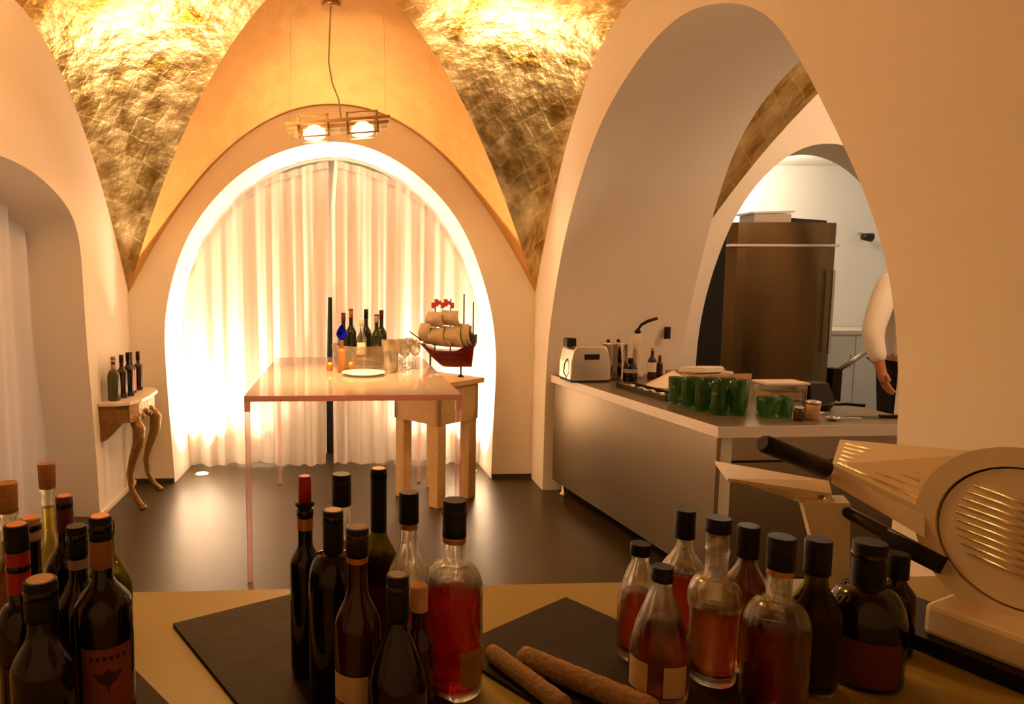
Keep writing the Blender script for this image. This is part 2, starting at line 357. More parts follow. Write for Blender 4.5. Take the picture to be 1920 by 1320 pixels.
# curtained window in the left wall
w2 = MB()
for a, b in ((2.0, 2.15), (3.27, 3.33), (4.52, 4.7)): w2.box(-2.20, -2.14, a, b, 0, 2.4)
for a, b in ((2.15, 3.27), (3.33, 4.52)): w2.box(-2.20, -2.14, a, b, 0, .12); w2.box(-2.20, -2.14, a, b, 2.2, 2.4)
w2 = struct(w2.obj('window_2', 'window_frame_white'))
for a, b in ((2.151, 3.269), (3.331, 4.519)): MB().box(-2.175, -2.165, a, b, .121, 2.199).obj('pane', 'dusk_pane', w2)
P = []
for i in range(181):
    y = 2.22+2.14*i/180; row = []
    f = max(0, 1-abs(y-3.3)/1.12); zt = min(1.98, 1.55+1.2*f**.6)
    for j in range(11):
        z = .02+(zt-.02)*j/10; k = j/10
        e = .085*(1-k)*max(0, (y-4.0)/.36)-.03*max(0, (y-4.1)/.26)
        row.append((-1.88+math.sin(y*36+.9*math.sin(y*5))*.022+math.sin(y*15)*.012, y+e, z))
    P.append(row)
tag(MB().grid(P).obj('curtain', 'sheer_curtain', fix=False), 'white curtain hanging in the arched window beside the gilded console', 'curtain')

# ---------------------------------------------------------------- neighbouring bay and kitchen
K_IN = smooth([(2.60, 0), (2.60, .9), (2.611, 1.147), (2.673, 1.496), (2.828, 1.956), (3.028, 2.259), (3.291, 2.467), (3.50, 2.51), (3.75, 2.45), (4.0, 2.26), (4.2, 1.96), (4.35, 1.5), (4.41, 1.15), (4.42, 0)], 70)
arch_wall('wall_kitchen_arch', [(2.452, 0), (2.452, 3.35), (4.9, 3.35), (4.9, 0)], K_IN, [Vector((p.x+.02, p.y*.99)) for p in K_IN], lambda p, k: (p[0], 4.95+.30*k, p[1]), .3)
# gilded vault over that bay
cbay = bpy.data.objects.new('ceiling_bay', None); COL.objects.link(cbay); struct(cbay)
for side in ('back', 'left', 'right', 'front'):
    vault_cell(side, 'gold_leaf', cbay, 2.452, 4.80, 1.72, 4.949, 3.63, 3.33, 1.62, 3.2, 2.92, 2.95, 2.95, 11)
struct(MB().box(4.80, 4.90, 1.6, 4.949, 0, 3.35).obj('wall_bay_right', 'plaster'))
struct(MB().box(2.452, 4.80, 1.6, 1.72, 0, 3.35).obj('wall_bay_front', 'plaster'))
struct(MB().box(2.5, 6.3, 7.6, 7.7, 0, 2.9).obj('wall_kitchen_back', 'kitchen_white'))
struct(MB().box(2.48, 2.55, 5.26, 7.6, 0, 2.9).obj('wall_kitchen_left', 'kitchen_white'))
struct(MB().box(6.2, 6.3, 5.0, 7.6, 0, 2.9).obj('wall_kitchen_right', 'kitchen_white'))
struct(MB().box(2.5, 6.3, 5.26, 7.7, 2.78, 2.9).obj('ceiling_kitchen', 'kitchen_white'))
struct(MB().box(4.9, 6.3, 4.95, 5.2, 0, 2.9).obj('wall_kitchen_front', 'kitchen_white'))

# ---------------------------------------------------------------- lamps
def lamp_light(name, kind, loc, power, color, size=.05, rot=None, spot=None, blend=.6, parent=None):
    l = bpy.data.lights.new(name, kind); l.energy = power; l.color = color
    if kind in ('POINT', 'SPOT'): l.shadow_soft_size = size
    if kind == 'SPOT': l.spot_size = spot; l.spot_blend = blend
    if kind == 'AREA': l.size = size
    o = bpy.data.objects.new(name, l); COL.objects.link(o); o.location = loc
    if rot: o.rotation_euler = rot
    if parent: o.parent = parent
    return o
def pendant(label, loc, ztop, down, up, tilt=-.08, cone=105):
    r = thing('pendant_lamp', label, 'lamp', loc)
    rot = Matrix.Rotation(tilt, 4, 'Y'); X = lambda v: rot @ Vector(v)
    bar = MB(); 
    bar.box(-.285, .285, -.008, .008, -.008, .008, xf=X).box(-.285, .285, -.128, -.112, -.008, .008, xf=X).box(-.285, .285, .112, .128, -.008, .008, xf=X)
    bar.obj('frame_bar', 'lamp_metal', r)
    MB().box(-.27, .27, -.106, .106, -.035, -.031, xf=X).obj('glass_plate', 'clear_plastic', r)
    for sx in (-.135, .135):
        fr = MB(); w = .082
        for a in (-w, w):
            fr.box(sx+a-.006, sx+a+.006, -w, w, -.070, -.062, xf=X).box(sx-w, sx+w, a-.006, a+.006, -.070, -.062, xf=X)
            fr.box(sx+a-.006, sx+a+.006, -w, w, .040, .048, xf=X).box(sx-w, sx+w, a-.006, a+.006, .040, .048, xf=X)
            for b in (-w, w): fr.box(sx+a-.006, sx+a+.006, b-.006, b+.006, -.070, .048, xf=X)
        f = fr.obj('lamp_frame', 'lamp_metal', r)
        mb = MB().lathe([(.052, -.005), (.062, .0), (.064, .012), (.058, .03), (.03, .055), (.012, .06)], 24); mb.v = [tuple(X((x+sx, y, z-.05))) for x, y, z in mb.v]
        rf = mb.obj('reflector', 'lamp_glow_up', r)
        mb = MB().lathe([(.05, -.008), (.058, -.004), (.058, 0), (.05, .001)], 24); mb.v = [tuple(X((x+sx, y, z-.056))) for x, y, z in mb.v]
        mb.obj('bulb', 'lamp_glow', r)
        lamp_light('down_light', 'SPOT', X((sx, 0, -.075)), down, WARM, .045, (0, 0, 0), math.radians(cone), .9, r)
        if tilt: lamp_light('spill_light', 'SPOT', X((sx, 0, -.078)), P_SPILL, WARM, .05, (0, 0, 0), math.radians(172), .3, r)
        lamp_light('up_light', 'POINT', X((sx, 0, .085)), up, WARM, .05, parent=r)
    H = ztop-loc[2]
    MB().tube([(-.035, 0, H-.1), (-.04, 0, H*.75), (-.05, 0, H*.45), (-.03, 0, H*.30), (.005, 0, .14), (.02, 0, .02)], .0045, 8).obj('power_cable', 'cable', r)
    for sx in (-.27, .27): MB().tube([X((sx, 0, .006)), (sx*.95, 0, H-.12 if abs(sx) < .1 else H-.16)], .0008, 5).obj('suspension_wire', 'cable', r)
    MB().lathe([(.05, -.02), (.05, 0), (.02, .008)], 20, c=(-.035, 0, H-.105)).obj('ceiling_rose', 'lamp_metal', r)
    return r
pendant('twin-spot pendant lamp hanging by a cable over the pink acrylic table', (-.015, 4.0, 2.375), 3.13, P_PEND_DOWN, P_PEND_UP, -.08, 62)
pendant('added twin-spot pendant lamp out of view above the space before the bar', (-.55, 2.7, 2.80), 3.08, P_NEAR_DOWN, P_NEAR_UP, 0, 168)  # second pendant, added out of view to brighten walls and vault
for x, lb in ((-1.10, 'round recessed floor uplight shining up the arch beside the gilded console'), (1.02, 'round recessed floor uplight shining up the arch beside the wooden block')):
    r = thing('floor_uplight', lb, 'lamp', (x, 5.38, 0))
    MB().lathe([(.06, 0), (.06, .004), (.045, .006)], 24).obj('trim_ring', 'steel', r)
    MB().lathe([(.042, .006), (.042, .008)], 24).obj('lens', 'lamp_glow', r)
    lamp_light('uplight', 'SPOT', (0, 0, .03), P_FLOOR, (1, .70, .44), .04, (PI-.13, 0, 0), math.radians(84), .7, r)
for x, lb in ((-.72, 'small added uplight hidden on the floor behind the curtain panel near the console'), (.60, 'small added uplight hidden on the floor behind the curtain panel near the butcher block')):  # added, unseen: these make the sheer panels glow from behind
    r = thing('floor_uplight', lb, 'lamp', (x, 5.84, 0))
    MB().lathe([(.05, 0), (.05, .03), (.04, .035)], 24).obj('housing', 'steel', r)
    MB().lathe([(.036, .035), (.036, .037)], 24).obj('lens', 'lamp_glow', r)
    lamp_light('uplight', 'SPOT', (0, 0, .06), P_BEHIND, (1, .68, .42), .05, (PI, 0, 0), math.radians(110), .9, r)
r = thing('ceiling_lamp', 'round white lamp on the kitchen ceiling above the steel fridge', 'lamp', (4.2, 6.9, 2.78))
MB().lathe([(.17, 0), (.17, -.03), (.15, -.05)], 28).obj('lamp_base', 'white_porcelain', r)
MB().lathe([(.14, -.05), (.13, -.08), (.08, -.10), (0, -.105)], 28).obj('diffuser', 'kitchen_glow', r)
lamp_light('kitchen_light', 'POINT', (0, 0, -.2), P_KITCHEN, (1, .76, .50), .1, parent=r)
lb = thing('ceiling_lamp', 'small added lamp out of view on the gilded vault beyond the kitchen counter', 'lamp', (3.9, 3.3, 2.90))  # unseen lamp added to lift the deep arch and its bay
MB().lathe([(.05, .05), (.05, -.02), (.035, -.03)], 20).obj('lamp_body', 'lamp_metal', lb)
MB().lathe([(.03, -.03), (.02, -.04), (0, -.042)], 20).obj('bulb', 'lamp_glow', lb)
lamp_light('bay_fill_light', 'POINT', (0, 0, -.12), P_BAY, (1, .68, .44), .08, parent=lb)
#@@OBJECTS
# ---------------------------------------------------------------- bottles
BODY, CAPM = {}, {}
def wine_profile(H, R, rn, zs, zn):     # outer profile: base, straight body to zs, shoulder to neck at zn, neck to H
    pr = [(R*.86, 0), (R*.97, .004), (R, .012)]
    pr += [(R, zs*.5), (R, zs)]
    for k in range(1, 9):
        t = k/8; pr.append((rn+(R-rn)*(math.cos(PI*t)+1)/2, zs+(zn-zs)*t))
    pr += [(rn, (zn+H)/2), (rn, H-.012), (rn*1.14, H-.011), (rn*1.14, H-.003), (rn, H)]
    return pr
def round_profile(H, R, rn, zs, zn):    # rounder shoulder, short neck
    pr = [(R*.86, 0), (R*.97, .004), (R, .012), (R, zs*.5), (R, zs)]
    for k in range(1, 9):
        t = k/8*PI/2; pr.append((rn+(R-rn)*math.cos(t), zs+(zn-zs)*math.sin(t)))
    pr += [(rn, zn+(H-zn)*.4), (rn, H-.012), (rn*1.12, H-.011), (rn*1.12, H-.003), (rn, H)]
    return pr
def cone_profile(H, R, rn, zs, zn):     # body tapering all the way
    pr = [(R*.82, 0), (R*.97, .006), (R, .016), (R, zs)]
    for k in range(1, 9):
        t = k/8; pr.append((R+(rn-R)*(t**1.35), zs+(zn-zs)*t))
    pr += [(rn, H-.010), (rn*1.15, H-.009), (rn*1.15, H-.002), (rn, H)]
    return pr
def bulge_profile(H, R, rn, zs, zn):    # bulb above a slightly narrower body
    pr = [(R*.80, 0), (R*.88, .005), (R*.90, .015), (R*.88, zs*.6), (R*.90, zs*.85), (R, zs)]
    for k in range(1, 9):
        t = k/8*PI/2; pr.append((rn+(R-rn)*math.cos(t)**.8 if k < 8 else rn, zs+(zn-zs)*math.sin(t)))
    pr += [(rn, zn+(H-zn)*.45), (rn*1.10, zn+(H-zn)*.47), (rn*1.10, zn+(H-zn)*.53), (rn, zn+(H-zn)*.57), (rn, H)]
    return pr
PROF = dict(wine=wine_profile, round=round_profile, cone=cone_profile, bulge=bulge_profile)
def rad_at(pr, z):
    for (r0, z0), (r1, z1) in zip(pr, pr[1:]):
        if z0 <= z <= z1 and z1 > z0: return r0+(r1-r0)*(z-z0)/(z1-z0)
    return pr[-1][0]
def arc_patch(pr, z0, z1, ang, half, off=.0006, rows=5, cols=13):
    P = []
    for i in range(rows):
        z = z0+(z1-z0)*i/(rows-1); rr = rad_at(pr, z)+off
        P.append([(rr*math.cos(ang+half*(2*j/(cols-1)-1)), rr*math.sin(ang+half*(2*j/(cols-1)-1)), z) for j in range(cols)])
    return MB().grid(P)
def bottle(label, x, y, z0, H, R, rn, zs, zn, shape='wine', glassm='dark_bottle_glass', liq=None, level=.5, cap=None, labels=(), bands=(), group=None, n=26, name='bottle'):
    """H total glass height; cap=(radius, bottom z, top z, material, top material or None, style)"""
    r = thing(name, label, 'bottle', (x, y, z0), 0, group)
    pr = PROF[shape](H, R, rn, zs, zn); opaque = glassm.endswith('bottle_glass')
    if opaque:
        MB().lathe(pr, n).obj('bottle_body', glassm, r)
    else:
        w = .0028; inner = [(max(.001, a-w), b if b > .006 else .006) for a, b in pr if b >= .004]
        inner = [(inner[0][0]*.9, .0065)]+inner[1:]
        mb = MB(); outer = [(.0005, .004)]+pr; full = outer+[(inner[-1][0], H)]+list(reversed(inner[:-1]))+[(.0005, .0085)]
        mb.lathe(full, n, closed=True); mb.obj('bottle_body', glassm, r)
        if liq:
            zl = level*H; g = .0034; lp = [(.0005, .0095)]+[(max(.001, a-g), max(b, .0095)) for a, b in pr if .008 < b < zl]
            lp = lp+[(rad_at(pr, zl)-g, zl), (.0005, zl)]
            MB().lathe(lp, n, closed=True).obj('liquid', liq, r)
    if cap:
        cr, c0, c1, cm, ct, style = cap
        if style == 'stopper':     # cork wedge, wider on top
            cp = MB().lathe([(rn*.8, c0), (cr*.92, c0+.002), (cr, c1-.003), (cr*.93, c1)], 20).obj('cork', cm, r)
        elif style == 'pourer':
            d = MB().lathe([(rn*1.05, c0), (cr*1.5, c0+.003), (cr*1.5, c0+.006), (cr, c0+.008)], 20).obj('collar', 'black_cap', r)
            cp = MB().lathe([(cr, c0+.008), (cr, c1-.004), (cr*.85, c1)], 20).obj('stopper', cm, r)
        else:
            cp = MB().lathe([(cr, c0), (cr*1.02, c0+.003), (cr, c0+.006), (cr, c1-.002), (cr*.93, c1)], 22).obj('cap', cm, r)
        if ct: MB().lathe([(cr*.80, c1), (cr*.78, c1+.0006)], 20).obj('cap_top', ct, cp)
    ang0 = math.atan2(-y, -x)
    for (a, b, m, half, dang) in labels:
        lo = arc_patch(pr, a, b, ang0+dang, half).obj('paper_label', m, r, fix=False)
        if m == 'rust_label':
            zc = a+(b-a)*.62; k = (b-a)
            def pt(u, v): rr = rad_at(pr, zc)+.0011; g = ang0+dang+u*half; return (rr*math.cos(g), rr*math.sin(g), zc+v*k)
            em = MB().add([pt(-.55, .08), pt(-.2, .04), pt(0, .11), pt(.2, .04), pt(.55, .08), pt(.3, -.06), pt(.1, -.10), pt(0, -.2), pt(-.1, -.10), pt(-.3, -.06)], [(0, 1, 9), (1, 2, 3, 5, 6, 7, 8, 9), (3, 4, 5)])
            em.obj('emblem', 'label_ink', lo, fix=False)
            tx = MB()
            for u in (-.62, -.4, -.17, .06, .29, .52): tx.add([pt(u, .22), pt(u+.13, .22), pt(u+.13, .28), pt(u, .28)], [(0, 1, 2, 3)])
            tx.obj('lettering', 'label_ink', lo, fix=False)
    for (a, b, m) in bands:
        P = [(rad_at(pr, a)+.0008, a), (rad_at(pr, (a+b)/2)+.0008, (a+b)/2), (rad_at(pr, b)+.0008, b)]
        MB().lathe(P, n, closed=True).obj('neck_band', m, r, fix=False)
    return r
BZ, SZ = .93, .936          # bar top, slate top
GL, GC, GR = 'bottles at the left end of the bar', 'bottles in the middle of the bar', 'bottles beside the slicer'
K = 'black_cap'
# left cluster
bottle('dark bottle with black cap, brown neck band and rust label with a dark crest', -.297, .84, SZ, .272, .0345, .0125, .165, .205, 'wine', cap=(.0138, .253, .279, K, 'copper_foil', ''), labels=[(.03, .125, 'rust_label', .95, .06)], bands=[(.215, .25, 'brown_paper')], group=GL)
bottle('dark bottle with plain black screw cap and pale neck ring', -.349, .90, SZ, .238, .033, .012, .13, .18, 'wine', cap=(.0132, .205, .246, K, None, ''), bands=[(.190, .203, 'grey_label')], group=GL)
bottle('dark slim bottle with a maroon foil capsule behind the black-capped bottles', -.42, 1.04, BZ, .243, .030, .0115, .14, .18, 'wine', cap=(.0127, .195, .249, 'maroon_foil', 'copper_foil', ''), group=GL)
bottle('tall clear bottle of yellow oil with a cork stopper standing proud', -.469, 1.10, BZ, .250, .030, .0105, .11, .17, 'wine', 'clear_glass', 'oil_liquid', .86, cap=(.0135, .243, .284, 'cork', None, 'stopper'), group=GL)
bottle('clear-necked dark bottle with a wide cork at the far left of the bar', -.485, 1.0, BZ, .245, .034, .013, .13, .18, 'wine', 'clear_glass', 'brown_liquid', .80, cap=(.0155, .238, .282, 'cork', None, 'stopper'), group=GL)
bottle('waisted dark bottle with copper top and long red neck wrap', -.398, .84, SZ, .262, .030, .0130, .11, .17, 'bulge', cap=(.0145, .238, .270, K, 'copper_foil', ''), bands=[(.185, .237, 'red_wax')], labels=[(.05, .10, 'maroon_label', .8, 0)], group=GL)
bottle('dark bottle with tan capped neck behind the red-necked bottle', -.427, .94, BZ, .244, .029, .0125, .13, .175, 'wine', cap=(.014, .220, .250, 'tan_foil', 'copper_foil', ''), group=GL)
bottle('broad black bottle with a dull gold rim around its low cap', -.346, .78, SZ, .218, .036, .0165, .12, .168, 'wine', cap=(.0185, .180, .226, K, 'tan_foil', ''), group=GL)
bottle('olive green bottle with sloping shoulder half hidden behind the crested bottle', -.380, 1.10, BZ, .185, .037, .0115, .08, .135, 'cone', 'olive_glass', 'oil_liquid', .30, cap=(.0127, .165, .190, K, None, ''), group=GL)
# middle cluster
bottle('slim black bottle with a bright red stopper on a black pourer', -.053, .96, SZ, .245, .022, .0105, .165, .195, 'wine', cap=(.0092, .247, .292, 'red_wax', None, 'pourer'), bands=[(.215, .232, 'copper_foil')], group=GC)
bottle('clear bottle with amber contents and tall black cap behind the dark ones', -.001, 1.0, SZ, .275, .031, .0125, .13, .19, 'wine', 'clear_glass', 'amber_liquid', .66, cap=(.0142, .236, .283, K, None, ''), group=GC)
bottle('black wine bottle with a tan disc on its capsule', -.0125, .90, SZ, .258, .034, .0125, .165, .205, 'round', cap=(.0138, .205, .262, K, 'tan_foil', ''), group=GC)
bottle('brown bottle with black cap and a cream and rust paper label', .018, .82, SZ, .262, .029, .0125, .14, .195, 'wine', 'brown_bottle_glass', cap=(.0140, .232, .267, K, 'grey_label', ''), labels=[(.055, .09, 'cream_label', 1.0, -.2), (.005, .054, 'brown_paper', 1.0, -.2)], bands=[(.224, .231, 'copper_foil')], group=GC)
bottle('tall olive green bottle with long black capsule and maroon top', .057, 1.06, BZ, .276, .030, .0115, .13, .185, 'wine', 'olive_glass', 'brown_liquid', .50, cap=(.0128, .180, .280, K, 'copper_foil', ''), group=GC)
bottle('colourless empty-necked bottle with black cap beside the red liqueur', .099, 1.0, BZ, .250, .031, .0125, .13, .185, 'wine', 'clear_glass', 'brown_liquid', .38, cap=(.0148, .214, .260, K, None, ''), bands=[(.205, .213, 'copper_foil')], group=GC)
bottle('large clear bottle of ruby red liqueur with black cap', .154, .92, BZ, .262, .041, .0155, .145, .185, 'round', 'clear_glass', 'red_liquid', .585, cap=(.0165, .222, .273, K, None, ''), labels=[(.025, .075, 'brown_paper', .5, .75)], bands=[(.214, .221, 'copper_foil')], group=GC)
bottle('black bottle with low black cap standing before the middle cluster', .0627, .76, SZ, .222, .035, .0118, .10, .17, 'cone', cap=(.0130, .178, .232, K, 'grey_label', ''), labels=[(.005, .03, 'rust_label', .7, 0)], group=GC)
bottle('small dark bottle with a cork wrapped in tan between larger bottles', .0965, .84, SZ, .160, .019, .0095, .10, .13, 'wine', 'brown_bottle_glass', cap=(.0115, .150, .182, 'tan_foil', 'cork', ''), group=GC)
# right cluster
bottle('dumpy clear bottle of orange-red liqueur with flat black cap, farther from the sausages', .444, .98, SZ, .168, .030, .0125, .085, .150, 'cone', 'clear_glass', 'rose_liquid', .60, cap=(.0150, .160, .177, K, None, ''), group=GR)
bottle('teardrop clear bottle with cream label and flat black cap beside the sausages', .43, .88, SZ, .175, .039, .0125, .065, .155, 'cone', 'clear_glass', 'amber_liquid', .62, cap=(.0138, .164, .184, K, None, ''), labels=[(.02, .062, 'cream_label', .42, -.75), (.02, .062, 'cream_label', .42, .6)], group=GR)
bottle('clear bottle with rounded black cap and rose liquid behind the flat-capped pair', .552, 1.06, BZ, .190, .035, .0125, .10, .150, 'wine', 'clear_glass', 'rose_liquid', .52, cap=(.0155, .160, .206, K, None, ''), group=GR)
bottle('clear bottle with bulb shoulder, ringed neck and thin black cap over amber spirit', .527, .92, SZ, .226, .0365, .0150, .115, .150, 'bulge', 'clear_glass', 'amber_liquid', .45, cap=(.0170, .216, .236, K, None, ''), group=GR)
bottle('slim dark red bottle with tall black cap behind the bulb-shouldered one', .596, .96, BZ, .205, .030, .0125, .12, .165, 'wine', 'clear_glass', 'brown_liquid', .85, cap=(.0155, .168, .215, K, None, ''), group=GR)
bottle('clear round bottle two thirds full of dark red liqueur with ridged black cap', .566, .84, SZ, .228, .040, .0150, .115, .155, 'round', 'clear_glass', 'dark_red_liquid', .53, cap=(.0168, .196, .238, K, None, ''), bands=[(.188, .195, 'copper_foil')], group=GR)
bottle('yellow-necked dark bottle with tall black cap beside the slicer stand', .659, .90, BZ, .205, .034, .0140, .11, .160, 'wine', 'olive_glass', 'brown_liquid', .70, cap=(.0170, .168, .216, K, None, ''), group=GR)
bottle('broad squat black bottle with wide cap and dark maroon label', .75, .92, BZ, .190, .050, .0200, .085, .140, 'round', cap=(.0215, .135, .203, K, None, ''), labels=[(.01, .075, 'maroon_label', 1.0, 0)], group=GR)
bottle('black bottle with narrow cap tucked between the squat bottle and the slicer', .849, .985, BZ, .150, .027, .0120, .09, .12, 'wine', cap=(.0150, .12, .158, K, None, ''), group=GR)

# ---------------------------------------------------------------- the bar in front, slates, sausages
bar = thing('bar_counter', 'long beige laminate bar counter carrying slate boards and bottles', 'counter', (0, .80, 0))
MB().box(-1.30, 1.44, -.50, .452, .885, .93).obj('counter_top', 'bar_laminate', bar, bevel=.003)
MB().box(-1.26, 1.42, -.42, .40, .08, .8845).obj('cabinet_body', 'plaster', bar)
MB().box(-1.22, 1.40, -.38, .36, 0, .0795).obj('plinth', 'baseboard_dark', bar)
def slate(label, c, e, g, le, lg):
    c = Vector((*c, 0)); e = Vector((*e, 0)).normalized(); g = Vector((*g, 0)).normalized()
    o = c+e*le/2+g*lg/2; P = [c-o, c+e*le-o, c+e*le+g*lg-o, c+g*lg-o]
    ob = MB().prism(P, (0, 0, .006), mi=0, mi_side=1).obj('slate_board', ['slate', 'slate_side'], loc=(o.x, o.y, .93))
    return tag(ob, label, 'slate board', 'slate boards on the bar')
slate('dark slate serving board under the middle bottles', (-.282, 1.115), (.882, .472), (.527, -.85), .24, .55)
slate('dark slate serving board under the sausages and liqueur bottles', (.401, 1.181), (-.82, -.573), (.56, -.827), .29, .43)
slate('dark slate serving board under the bottles at the counter end', (-.31, .985), (.633, -.774), (-.774, -.633), .30, .33)
def sausage(label, p, q, r):
    p, q = Vector(p), Vector(q); n = 22; pts = []; rad = []
    for i in range(n+1):
        t = i/n; a = abs(2*t-1); pts.append(p.lerp(q, t)-p.lerp(q, .5)+Vector((0, 0, 0)))
        rad.append(r*(1-max(0, (a-.86)/.14)**2.2*.85)*(1+.03*math.sin(i*1.9)))
    mb = MB().tube(pts, rad, 16); o = mb.obj('dried_sausage', 'sausage_casing', loc=p.lerp(q, .5))
    return tag(o, label, 'sausage', 'dried sausages on the slate')
sausage('thick dusty brown dried sausage lying beside the teardrop bottle', (.258, .966, SZ+.016), (.405, .815, SZ+.016), .0165)
sausage('thinner dried sausage lying beside the ruby red liqueur bottle', (.218, .985, SZ+.013), (.292, .835, SZ+.013), .0135)

# ---------------------------------------------------------------- meat slicer
SL = thing('meat_slicer', 'pale metal meat slicer with ribbed carriage, round blade guard and black handle', 'slicer', (1.02, .955, .93))
D = Vector((.40, -.917, 0)); B = Vector((.917, .40, 0)); O = Vector((1.02, .955, .93))
def sl(a, b, z): return D*a+B*b+Vector((0, 0, z))          # along the blade, away from it, up
def slx(v): return sl(v[0], v[1], v[2])
base = MB().box(-.085, .28, -.085, .20, .022, .072, xf=slx).obj('base', 'slicer_alu', SL, bevel=.008)
MB().box(-.13, .12, -.105, -.055, .0, .024, xf=slx).obj('foot_rail', 'black_plastic', SL)
for a, b in ((.22, -.05), (-.06, .17), (.24, .17)): MB().lathe([(.016, 0), (.018, .012), (.012, .0225)], 16, c=sl(a, b, 0)).obj('rubber_foot', 'black_plastic', SL)
MB().box(-.09, .24, .035, .17, .0725, .14, xf=slx).obj('motor_housing', 'slicer_alu', SL, bevel=.012)
def disc(r0, r1, b0, b1, n=48, zc=.190):
    mb = MB(); ring = []
    for k in range(n):
        g = 2*PI*k/n; c, s_ = math.cos(g), math.sin(g)
        ring.append([sl(r0*c, b0, zc+r0*s_), sl(r1*c, b0, zc+r1*s_), sl(r1*c, b1, zc+r1*s_), sl(r0*c, b1, zc+r0*s_)])
    ring.append(ring[0])
    mb.grid([[r[0], r[1], r[2], r[3], r[0]] for r in ring], sm=False); return mb
disc(.1085, .138, -.020, .012).obj('blade_guard', 'slicer_alu', SL)
disc(.001, .105, -.016, .008).obj('blade_cover', 'slicer_alu', SL)
disc(.1055, .108, -.010, .005).obj('blade_edge', 'dark_metal', SL)
for k in range(10):
    zc = .190+.055-.012*k; off = .012*k*.16
    w = math.sqrt(max(0.0, .086**2-(zc-.190)**2))
    P0, P1 = sl(-w+.004, -.017, zc+.012), sl(w, -.017, zc-.012)
    MB().tube([P0, P1], .0030, 8).obj('rib', 'slicer_edge', SL)
MB().tube([sl(-.03, .02, .30), sl(.02, .03, .318), sl(.11, .03, .318)], .004, 8).obj('top_rod', 'slicer_edge', SL)
# carriage plate with ribs, tilted towards the blade
A_, B_, C_, D_ = (Vector(v)-O for v in ((.890, 1.195, 1.160), (.952, 1.060, 1.120), (1.165, 1.165, 1.186), (.985, 1.305, 1.180)))
up = Vector((0, 0, .010))
MB().prism([A_, B_, C_, D_], up).obj('carriage_plate', 'slicer_alu', SL)
for k in range(6):
    t = .10+.145*k; P0 = A_.lerp(D_, t)+up+Vector((0, 0, .0015)); P1 = B_.lerp(C_, t*.75)+up+Vector((0, 0, .0015))
    MB().tube([P0.lerp(P1, .06), P0.lerp(P1, .88-.05*k)], .0035, 6).obj('rib', 'slicer_edge', SL)
MB().prism([A_, B_, B_+Vector((-.006, -.010, -.034)), A_+Vector((-.006, -.010, -.022))], Vector((.012, .012, 0))).obj('front_lip', 'slicer_alu', SL)
MB().tube([B_+Vector((.012, 0, .014)), B_+Vector((.016, .004, -.012)), B_+Vector((.008, -.004, -.045))], [.006, .008, .005], 8).obj('end_bracket', 'slicer_edge', SL)
# black handle
Hh = [Vector(v)-O for v in ((.745, 1.175, 1.216), (.800, 1.18, 1.194), (.872, 1.19, 1.164))]
MB().tube([Hh[0], Hh[0].lerp(Hh[1], .1), Hh[1], Hh[2]], [.013, .0165, .0165, .019], 18).obj('handle', 'black_plastic', SL)
# pusher plate reaching left and the bar under it
q = [Vector(v)-O for v in ((.695, 1.19, 1.142), (.875, 1.17, 1.118), (.905, 1.22, 1.126), (.72, 1.28, 1.150))]
MB().prism(q, (0, 0, .006)).obj('receiving_tray', 'slicer_alu', SL)
MB().prism([q[0]+Vector((.0, 0, 0)), q[1], q[1]+Vector((0, 0, -.03)), q[0]+Vector((.03, 0, -.004))], (0, .012, 0)).obj('tray_rim', 'slicer_edge', SL)
bolt = MB().lathe([(.009, 0), (.009, .006), (.004, .008)], 14); bolt.v = [tuple(Vector((x, -z, y))+q[1]+Vector((-.012, -.004, -.006))) for x, y, z in bolt.v]
bolt.obj('bolt', 'slicer_edge', SL)
MB().tube([q[1]+Vector((.0, .01, -.012)), Vector((.945, 1.075, 1.062))-O, Vector((.965, 1.04, 1.052))-O], [.010, .012, .010], 10).obj('slide_arm', 'dark_metal', SL)
MB().tube([Vector((.915, 1.095, 1.072))-O, Vector((.965, 1.03, 1.046))-O], .015, 14).obj('slide_knob', 'black_plastic', SL)
# pedestal panel under the arm
MB().prism([Vector(v)-O for v in ((.815, 1.16, 1.112), (.895, 1.15, 1.112), (.905, 1.15, .952), (.870, 1.15, .952), (.848, 1.155, 1.0))], (.02, .045, 0)).obj('arm_pedestal', 'slicer_alu', SL)
MB().box(-.20, -.08, -.105, .05, .0, .0225, xf=slx).obj('rear_foot', 'black_plastic', SL)
# ---------------------------------------------------------------- pink acrylic table
T = thing('acrylic_table', 'see-through pink acrylic table with glowing pink edges and four legs', 'table', (.0575, 4.215, 0))
hx, hy = .5325, .865
MB().box(-hx+.004, hx-.004, -hy+.004, hy-.004, .922, .95).obj('table_top', 'acrylic_clear', T)
ed = MB()
for a, b, c, d in ((-hx, hx, -hy, -hy+.004), (-hx, hx, hy-.004, hy), (-hx, -hx+.004, -hy+.004, hy-.004), (hx-.004, hx, -hy+.004, hy-.004)): ed.box(a, b, c, d, .922, .95)
ed.obj('table_edge', 'acrylic_edge', T)
for sx in (-1, 1):
    for sy in (-1, 1):
        x0, y0 = sx*(hx-.014), sy*(hy-.014); MB().box(x0-.012, x0+.012, y0-.012, y0+.012, 0, .921).obj('leg', 'acrylic_leg', T)
        MB().box(x0-.0135, x0+.0135, y0-.0135, y0+.0135, .872, .9215).obj('leg_collar', 'acrylic_edge', T)
TZ = .95
